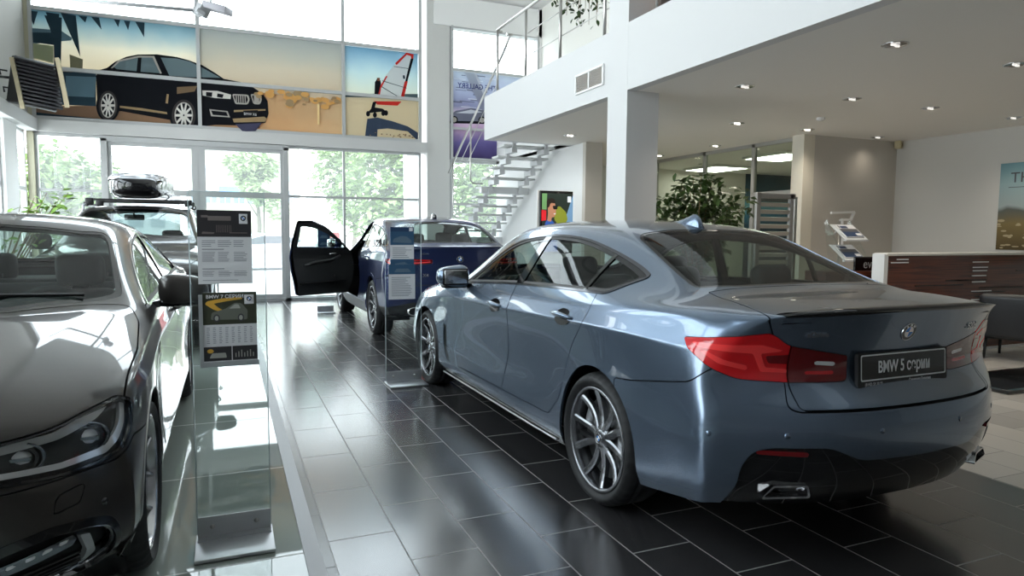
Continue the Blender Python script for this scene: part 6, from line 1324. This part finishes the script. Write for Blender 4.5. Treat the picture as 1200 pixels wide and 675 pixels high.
    for k in range(40): b.prism(ell(rng.uniform(.02, .9), rng.uniform(.02, .42), rng.uniform(.02, .06), rng.uniform(.006, .02), 8), .0006, MT2)
    b.build('rock_print', pm('rock_tone', (.42, .34, .20), .6), t)
    t = thing('office_poster', 'dark blue glowing poster on the back wall of the office', 'poster', (0, 13.4, 0))
    xa, zt_ = at(874, 203, 13.4); xb, zb_ = at(940, 245, 13.4); b = MB(); b.box(((xa + xb) / 2 + .3, -.010, (zt_ + .1) / 2), (xb - xa + .6, .016, zt_ + .1)); b.build('print', grad_film('print_office', [(0, (.02, .05, .09)), (.25, (.03, .20, .34)), (.42, (.22, .52, .62)), (.55, (.04, .12, .18)), (1, (.015, .022, .035))], 'Z', 1.5, zt_ + .1, 0.), t); b = MB(); xm, zm = at(905, 225, 13.4); b.prism(fillet([(xm - .5, zm - .25), (xm - .35, zm - .02), (xm, zm + .06), (xm + .35, zm - .02), (xm + .6, zm - .25)], .1), .01, Matrix(((1, 0, 0, 0), (0, 0, -1, -.024), (0, 1, 0, 0), (0, 0, 0, 1)))); b.build('car_silhouette', pm('poster_grey', (.12, .13, .15), .5), t)
    # portrait screen by the stairs
    t = thing('advertising_screen', 'upright black-framed screen showing a man in sunglasses, left of the beige pillar', 'screen', (5.0, 10.0, 0))
    b = MB(); b.box((0, .02, 1.56), (.60, .05, 1.02), None, .006); b.build('bezel', M['gloss'], t); b = MB(); b.box((-.015, .05, .95), (.64, .03, 2.26)); b.build('back_board', W_, t); b = MB(); b.box((0, .02, .015), (.6, .4, .03)); b.build('base', W_, t)
    em = lambda n, c: pm('screen_' + n, c, .4, emit=c, es=.9); A = lambda L: [((x - 310) / 180 * .60 - .30 + .02, 2.05 - (y - 360) / 183 * .58) for x, y in L]
    P = [(em('dark', (.02, .03, .025)), rect(-.27, 1.08, .27, 2.03)), (em('green', (.14, .30, .12)), A([(313, 368), (340, 368), (338, 450), (313, 450)])), (em('red', (.65, .02, .03)), A([(311, 452), (336, 455), (336, 505), (311, 508)])), (em('sky', (.15, .28, .45)), A([(450, 470), (483, 370), (483, 525), (440, 528), (380, 530)])),
         (em('foliage', (.22, .25, .03)), A(fillet([(385, 440), (410, 430), (445, 462), (455, 500), (440, 522), (400, 525), (380, 500)], 10))), (em('shirt', (.03, .10, .38)), A(fillet([(330, 520), (345, 495), (370, 505), (395, 540), (400, 700), (320, 700)], 8))), (em('skin', (.42, .20, .12)), A(fillet([(343, 412), (380, 408), (386, 432), (394, 446), (388, 452), (390, 470), (380, 488), (366, 490), (364, 512), (342, 508), (346, 470)], 6))),
         (em('hair', (.02, .015, .012)), A(fillet([(338, 440), (338, 400), (360, 390), (382, 395), (385, 418), (360, 415), (350, 440)], 8))), (em('shades', (.01, .01, .01)), A(fillet([(370, 430), (398, 428), (396, 448), (375, 448)], 5))), (em('smile', (.8, .75, .7)), A([(376, 470), (388, 468), (386, 473), (378, 474)])), (em('white', (.7, .75, .8)), A([(452, 380), (472, 380), (472, 410), (452, 410)]))]
    P = [(m, [(x, min(2.03, max(1.08, z))) for x, z in p]) for m, p in P]; printed(t, 'picture', P, -.008, -.0006)
    # pendant spotlight
    t = thing('pendant_spotlight', 'grey suspended spotlight with long rod in front of the upper windows', 'spotlight', (0, 10, 0)); L = lambda x, y, dy=0: Vector((at(x, y, 10 + dy)[0], dy, at(x, y, 10 + dy)[1]))
    b = MB(); b.tube([L(60, -3), L(226, 12)], .022, 10); b.build('rod', M['greymetal'], t)
    b = MB(); b.tube([L(229, 14), L(229, 14) + Vector((0, 0, 2.1))], .012, 8); b.tube([L(247, 4), L(247, 4) + Vector((0, 0, 2.0))], .012, 8); b.build('suspension_cable', M['greymetal'], t)
    b = MB(); b.box(L(236, 12), (.14, .22, .14), (.4, .3, .5), .01); b.box(L(233, 15), (.10, .30, .05), (.2, .5, .3)); b.build('joint', M['greymetal'], t)
    b = MB(); b.box(L(255, 10), (.30, .34, .085), (.15, .22, -.25), .008); h = b.build('lamp_head', pm('lamp_head_grey', (.35, .34, .37), .45, .3), t); b = MB(); b.box(L(254, 13.2), (.22, .24, .01), (.15, .22, -.25)); b.build('lens', M['lampwhite'], h)
    # louvred unit near left wall
    t = thing('louvred_heater', 'dark louvred unit with cream side rails hanging near the left wall', 'heater', (-2.58, 12.3, 3.56)); cr = pm('cream_rail', (.60, .52, .34), .5)
    Rz = Matrix.Rotation(R_(12), 4, 'Z') @ Matrix.Rotation(R_(-8), 4, 'Y')
    arc = lambda z: .06 * (1 - (z / .36) ** 2)
    for x in (-.24, .29):
        b = MB(); pts = [Rz @ Vector((x + (.03 if x > 0 else 0), -arc(z) , z)) for z in [-.36 + .06 * k for k in range(13)]]
        for p, q_ in zip(pts, pts[1:]): b.bar(p, q_, .055, .07, (0, 1, 0))
        b.build('side_rail', cr, t)
    for k in range(12): z = -.31 + k * .056; b = MB(); b.box(Rz @ Vector((.025, -arc(z) - .01, z)), (.49, .075, .030), (R_(35), R_(8), R_(12)), .004); b.build('louvre', pm('louvre_black', (.018, .018, .022), .5), t)
    b = MB(); b.box(Rz @ Vector((-.03, .10, 0)), (.62, .16, .68), (0, R_(8), R_(12)), .02); b.build('casing', M['black'], t)
    for z in (.2, -.05, -.24): b = MB(); b.tube([Rz @ Vector((-.33, .1, z)), Rz @ Vector((-.42, .1, z + .02)), Rz @ Vector((-.42, .12, z - .05))], .014, 6); b.build('mounting_hook', M['black'], t)
    b = MB(); b.tube([Rz @ Vector((-.3, .1, .1)), (-.52, .25, .1)], .02, 8); b.build('wall_arm', M['black'], t)
    # white low wall beyond upper window + small extras
def outdoors():
    gm = pm('pavement', (.42, .41, .39), .9, bump=.2, bscale=3); b = MB(); b.box((5, 60, -.25), (160, 92, .2)); struct(b, 'ground', gm)
    rng = random.Random(21); lm = leaf_mat('tree_leaf', (.16, .27, .08), (.34, .46, .18)); lm2 = leaf_mat('birch_leaf', (.24, .34, .15), (.40, .50, .26))
    def tree(x, y, h, r, seed, lab, m):
        rg = random.Random(seed); t = thing('tree', lab, 'tree', (x, y, -.15), 0, 'trees outside the showroom'); b = MB(); b.tube([(0, 0, 0), (.1, 0, h * .3), (0, .1, h * .55), (.05, 0, h * .85)], [.16, .12, .08, .03], 8)
        for k in range(6): a = rg.uniform(0, 6.3); b.tube([(0, 0, h * (.3 + .07 * k)), (r * .5 * math.cos(a), r * .5 * math.sin(a), h * (.45 + .07 * k))], [.05, .02], 6)
        b.build('trunk', pm('bark', (.20, .17, .13), .9), t); pts = []
        cl = [(rg.gauss(0, r * .45), rg.gauss(0, r * .45), h * rg.uniform(.38, .92), rg.uniform(.35, .6) * r) for _ in range(16)]
        for _ in range(2600): c = rg.choice(cl); v = Vector((rg.gauss(0, 1), rg.gauss(0, 1), rg.gauss(0, 1))).normalized() * c[3] * rg.uniform(.6, 1); pts.append(Vector(c[:3]) + v)
        vs, fs = leaf_cloud(pts, rg, .34, .5); b = MB(); b.add(vs, fs); b.build('crown', m, t)
    tree(5.6, 25, 5.2, 1.7, 1, 'broad green tree outside the window left of the tall white column', lm); tree(5.6, 33, 6.2, 1.3, 2, 'slender pale tree outside, above the open blue car door', lm2)
    tree(1.6, 41, 6.4, 1.2, 3, 'pale tree outside just right of the entrance doors', lm2); tree(-4.6, 25, 4.0, 1.5, 4, 'green tree outside the window left of the entrance doors', lm)
    tree(-9.8, 38, 4.0, 1.6, 5, 'low tree outside at the far left window edge', lm); tree(9.6, 26, 5.0, 1.6, 6, 'green tree outside behind the staircase window', lm)
    # pale office block across the road
    t = thing('office_building', 'pale yellow building with window rows and blue sign across the road', 'building', (1.5, 60, 0)); wy = pm('pale_render', (.50, .47, .36), .9); b = MB(); b.box((0, 4, 4.4), (8.5, 8, 8.8)); b.build('wall', wy, t)
    wg = pm('facade_glass', (.20, .23, .27), .15)
    for i in range(8):
        for j, z in enumerate((5.9, 4.0)):
            b = MB(); b.box((-3.7 + i * 1.05, -.02, z + .2), (.8, .1, 1.1)); f = b.build('window', wg, t); b = MB(); b.box((-3.7 + i * 1.05, -.08, z + .2), (.06, .05, 1.1)); b.build('window_bar', W_, f)
    b = MB(); b.box((-.6, -.15, 4.6), (2.9, .12, .75)); b.build('blue_sign', pm('sign_blue', (.10, .26, .55), .5), t)
    t = thing('low_building', 'long low pale building far outside behind the entrance', 'building', (-8, 55, 0)); b = MB(); b.box((0, 3, 1.9), (9, 6, 3.8)); b.build('wall', pm('pale_wall', (.42, .43, .46), .9), t); b = MB(); b.box((0, 3, 3.9), (9.4, 6.4, .25)); b.build('roof', M['greymetal'], t)
    for k in range(6): b = MB(); b.box((-3.6 + k * 1.4, -.03, 2.2), (.9, .1, 1.2)); b.build('window', wg, t)
    t = thing('outer_wall', 'white plastered wall end outside the window beside the tall column', 'wall', (4.1, 15.6, 0)); b = MB(); b.box((0, 0, 1.6), (.5, .3, 3.4)); b.build('wall_body', W_, t); b = MB(); b.box((0, 0, 3.33), (.56, .36, .08)); b.build('coping', M['offwhite'], t)
    t = thing('red_kiosk', 'small red and white kiosk box far outside behind the open car door', 'kiosk', (4.1, 30, -.15)); b = MB(); b.box((0, 0, .75), (.7, .7, 1.5)); b.build('cabinet', pm('kiosk_red', (.55, .06, .05), .5), t); b = MB(); b.box((0, 0, 1.55), (.9, .9, .12)); b.build('roof', W_, t)
    # parked cars outside, one built then copied
    S = saloon_cage(2); car = thing('parked_car', 'white car parked outside, nearer one seen through the right door leaf', 'car', (2.6, 29.0, -.15), R_(90), 'cars parked outside'); wp = paint('white_car_paint', (.62, .63, .64), .1, .35); B = Body(S, car, wp)
    for yc in (0, 2.975): B.remove(Farch(yc, .338, .38))
    fs = [Ftop(both([(0, 2.60), (.34, 2.555), (.625, 2.36), (.665, 2.24), (.575, 1.82), (.52, 1.745), (0, 1.815)]), .04), Ftop(both([(0, -.44), (.60, -.40), (.615, -.36), (.535, .20), (0, .305)]), .03), Fside([(2.16, .977), (1.66, 1.265), (1.30, 1.352), (.55, 1.352), (.22, 1.288), (-.15, 1.165), (.02, 1.068), (1.2, 1.034)], .05)]
    for nm, f in zip(('windscreen', 'rear_window', 'side_windows'), fs): surf_obj(B.take(f, 0), nm, M['gloss'], car, 0)
    B.finish(); under(car, S); wheel_wells(car, (0, 2.975), .40, .88, .338)
    for y in (0, 2.975):
        for sg in (-1, 1):
            b = MB(); b.lathe([(.20, -.1), (.33, -.1), (.335, .1), (.22, .11)], 28, 'X', (sg * .80, y, .335)); w = b.build('wheel', M['rubber'], car); b = MB(); b.lathe([(.21, sg * .10), (.06, sg * .09), (.0005, sg * .095)], 20, 'X', (sg * .80, y, .335)); b.build('hub_cap', M['alu'], w)
    c2 = copy_tree(car); c2.location = (2.2, 33.5, -.15); c2['label'] = 'white car parked outside, further one behind the other'
    c3 = copy_tree(car); c3.location = (-3.6, 30.5, -.15); c3['label'] = 'white car parked outside, seen over the black off-roader'
def setup_cam():
    cd = bpy.data.cameras.new('camera'); cd.sensor_width = 36; cd.lens = 790 / 1200 * 36; cd.clip_start = .05; cd.clip_end = 500
    c = bpy.data.objects.new('camera', cd); COL.objects.link(c); yaw, pit, rol = R_(22.86), R_(-4.63), R_(.467)
    f = Vector((math.sin(yaw) * math.cos(pit), math.cos(yaw) * math.cos(pit), math.sin(pit))); r = Vector((math.cos(yaw), -math.sin(yaw), 0)); u = r.cross(f)
    r2 = r * math.cos(rol) + u * math.sin(rol); u2 = -r * math.sin(rol) + u * math.cos(rol)
    c.matrix_world = Matrix(((r2.x, u2.x, -f.x, 0), (r2.y, u2.y, -f.y, 0), (r2.z, u2.z, -f.z, 1.372), (0, 0, 0, 1)))
    bpy.context.scene.camera = c

# ------------------------------------------------------------------ light and run
def lighting():
    w = bpy.data.worlds.new('sky'); bpy.context.scene.world = w; w.use_nodes = True; nt = w.node_tree; bg = nt.nodes['Background']
    tc = nt.nodes.new('ShaderNodeTexCoord'); s = nt.nodes.new('ShaderNodeSeparateXYZ'); nt.links.new(tc.outputs['Generated'], s.inputs[0])
    r = nt.nodes.new('ShaderNodeValToRGB'); nt.links.new(s.outputs['Z'], r.inputs[0]); r.color_ramp.elements[0].position = 0.; r.color_ramp.elements[0].color = (.95, .97, 1, 1); r.color_ramp.elements[1].position = .7; r.color_ramp.elements[1].color = (.80, .89, 1, 1)
    nt.links.new(r.outputs[0], bg.inputs[0]); bg.inputs[1].default_value = 10.0
    v = bpy.context.scene.view_settings; v.view_transform = 'Standard'; v.look = 'None'; v.exposure = EXPO; v.gamma = 1; v.use_curve_mapping = False
    def portal(loc, rot, sx, sy):
        l = bpy.data.lights.new('window_portal', 'AREA'); l.shape = 'RECTANGLE'; l.size = sx; l.size_y = sy; l.cycles.is_portal = True; o = bpy.data.objects.new('window_portal', l); o.location = loc; o.rotation_euler = rot; COL.objects.link(o)
    portal((.4, YF + .5, 3.5), (R_(-90), 0, 0), 7.4, 7); portal((5.4, YF + .4, 3.0), (R_(-90), 0, 0), 2.2, 6.0); portal((XL - .4, 7.4, 3.2), (0, R_(-90), 0), 6.2, 14)
EXPO = -.38
hall(); downlights(); banners(); staircase(); plants(); stands(); furniture(); outdoors()
if not globals().get('NOCARS'): saloon_rear(); saloon_front(); blue_suv(); rack_suv()
setup_cam(); lighting()
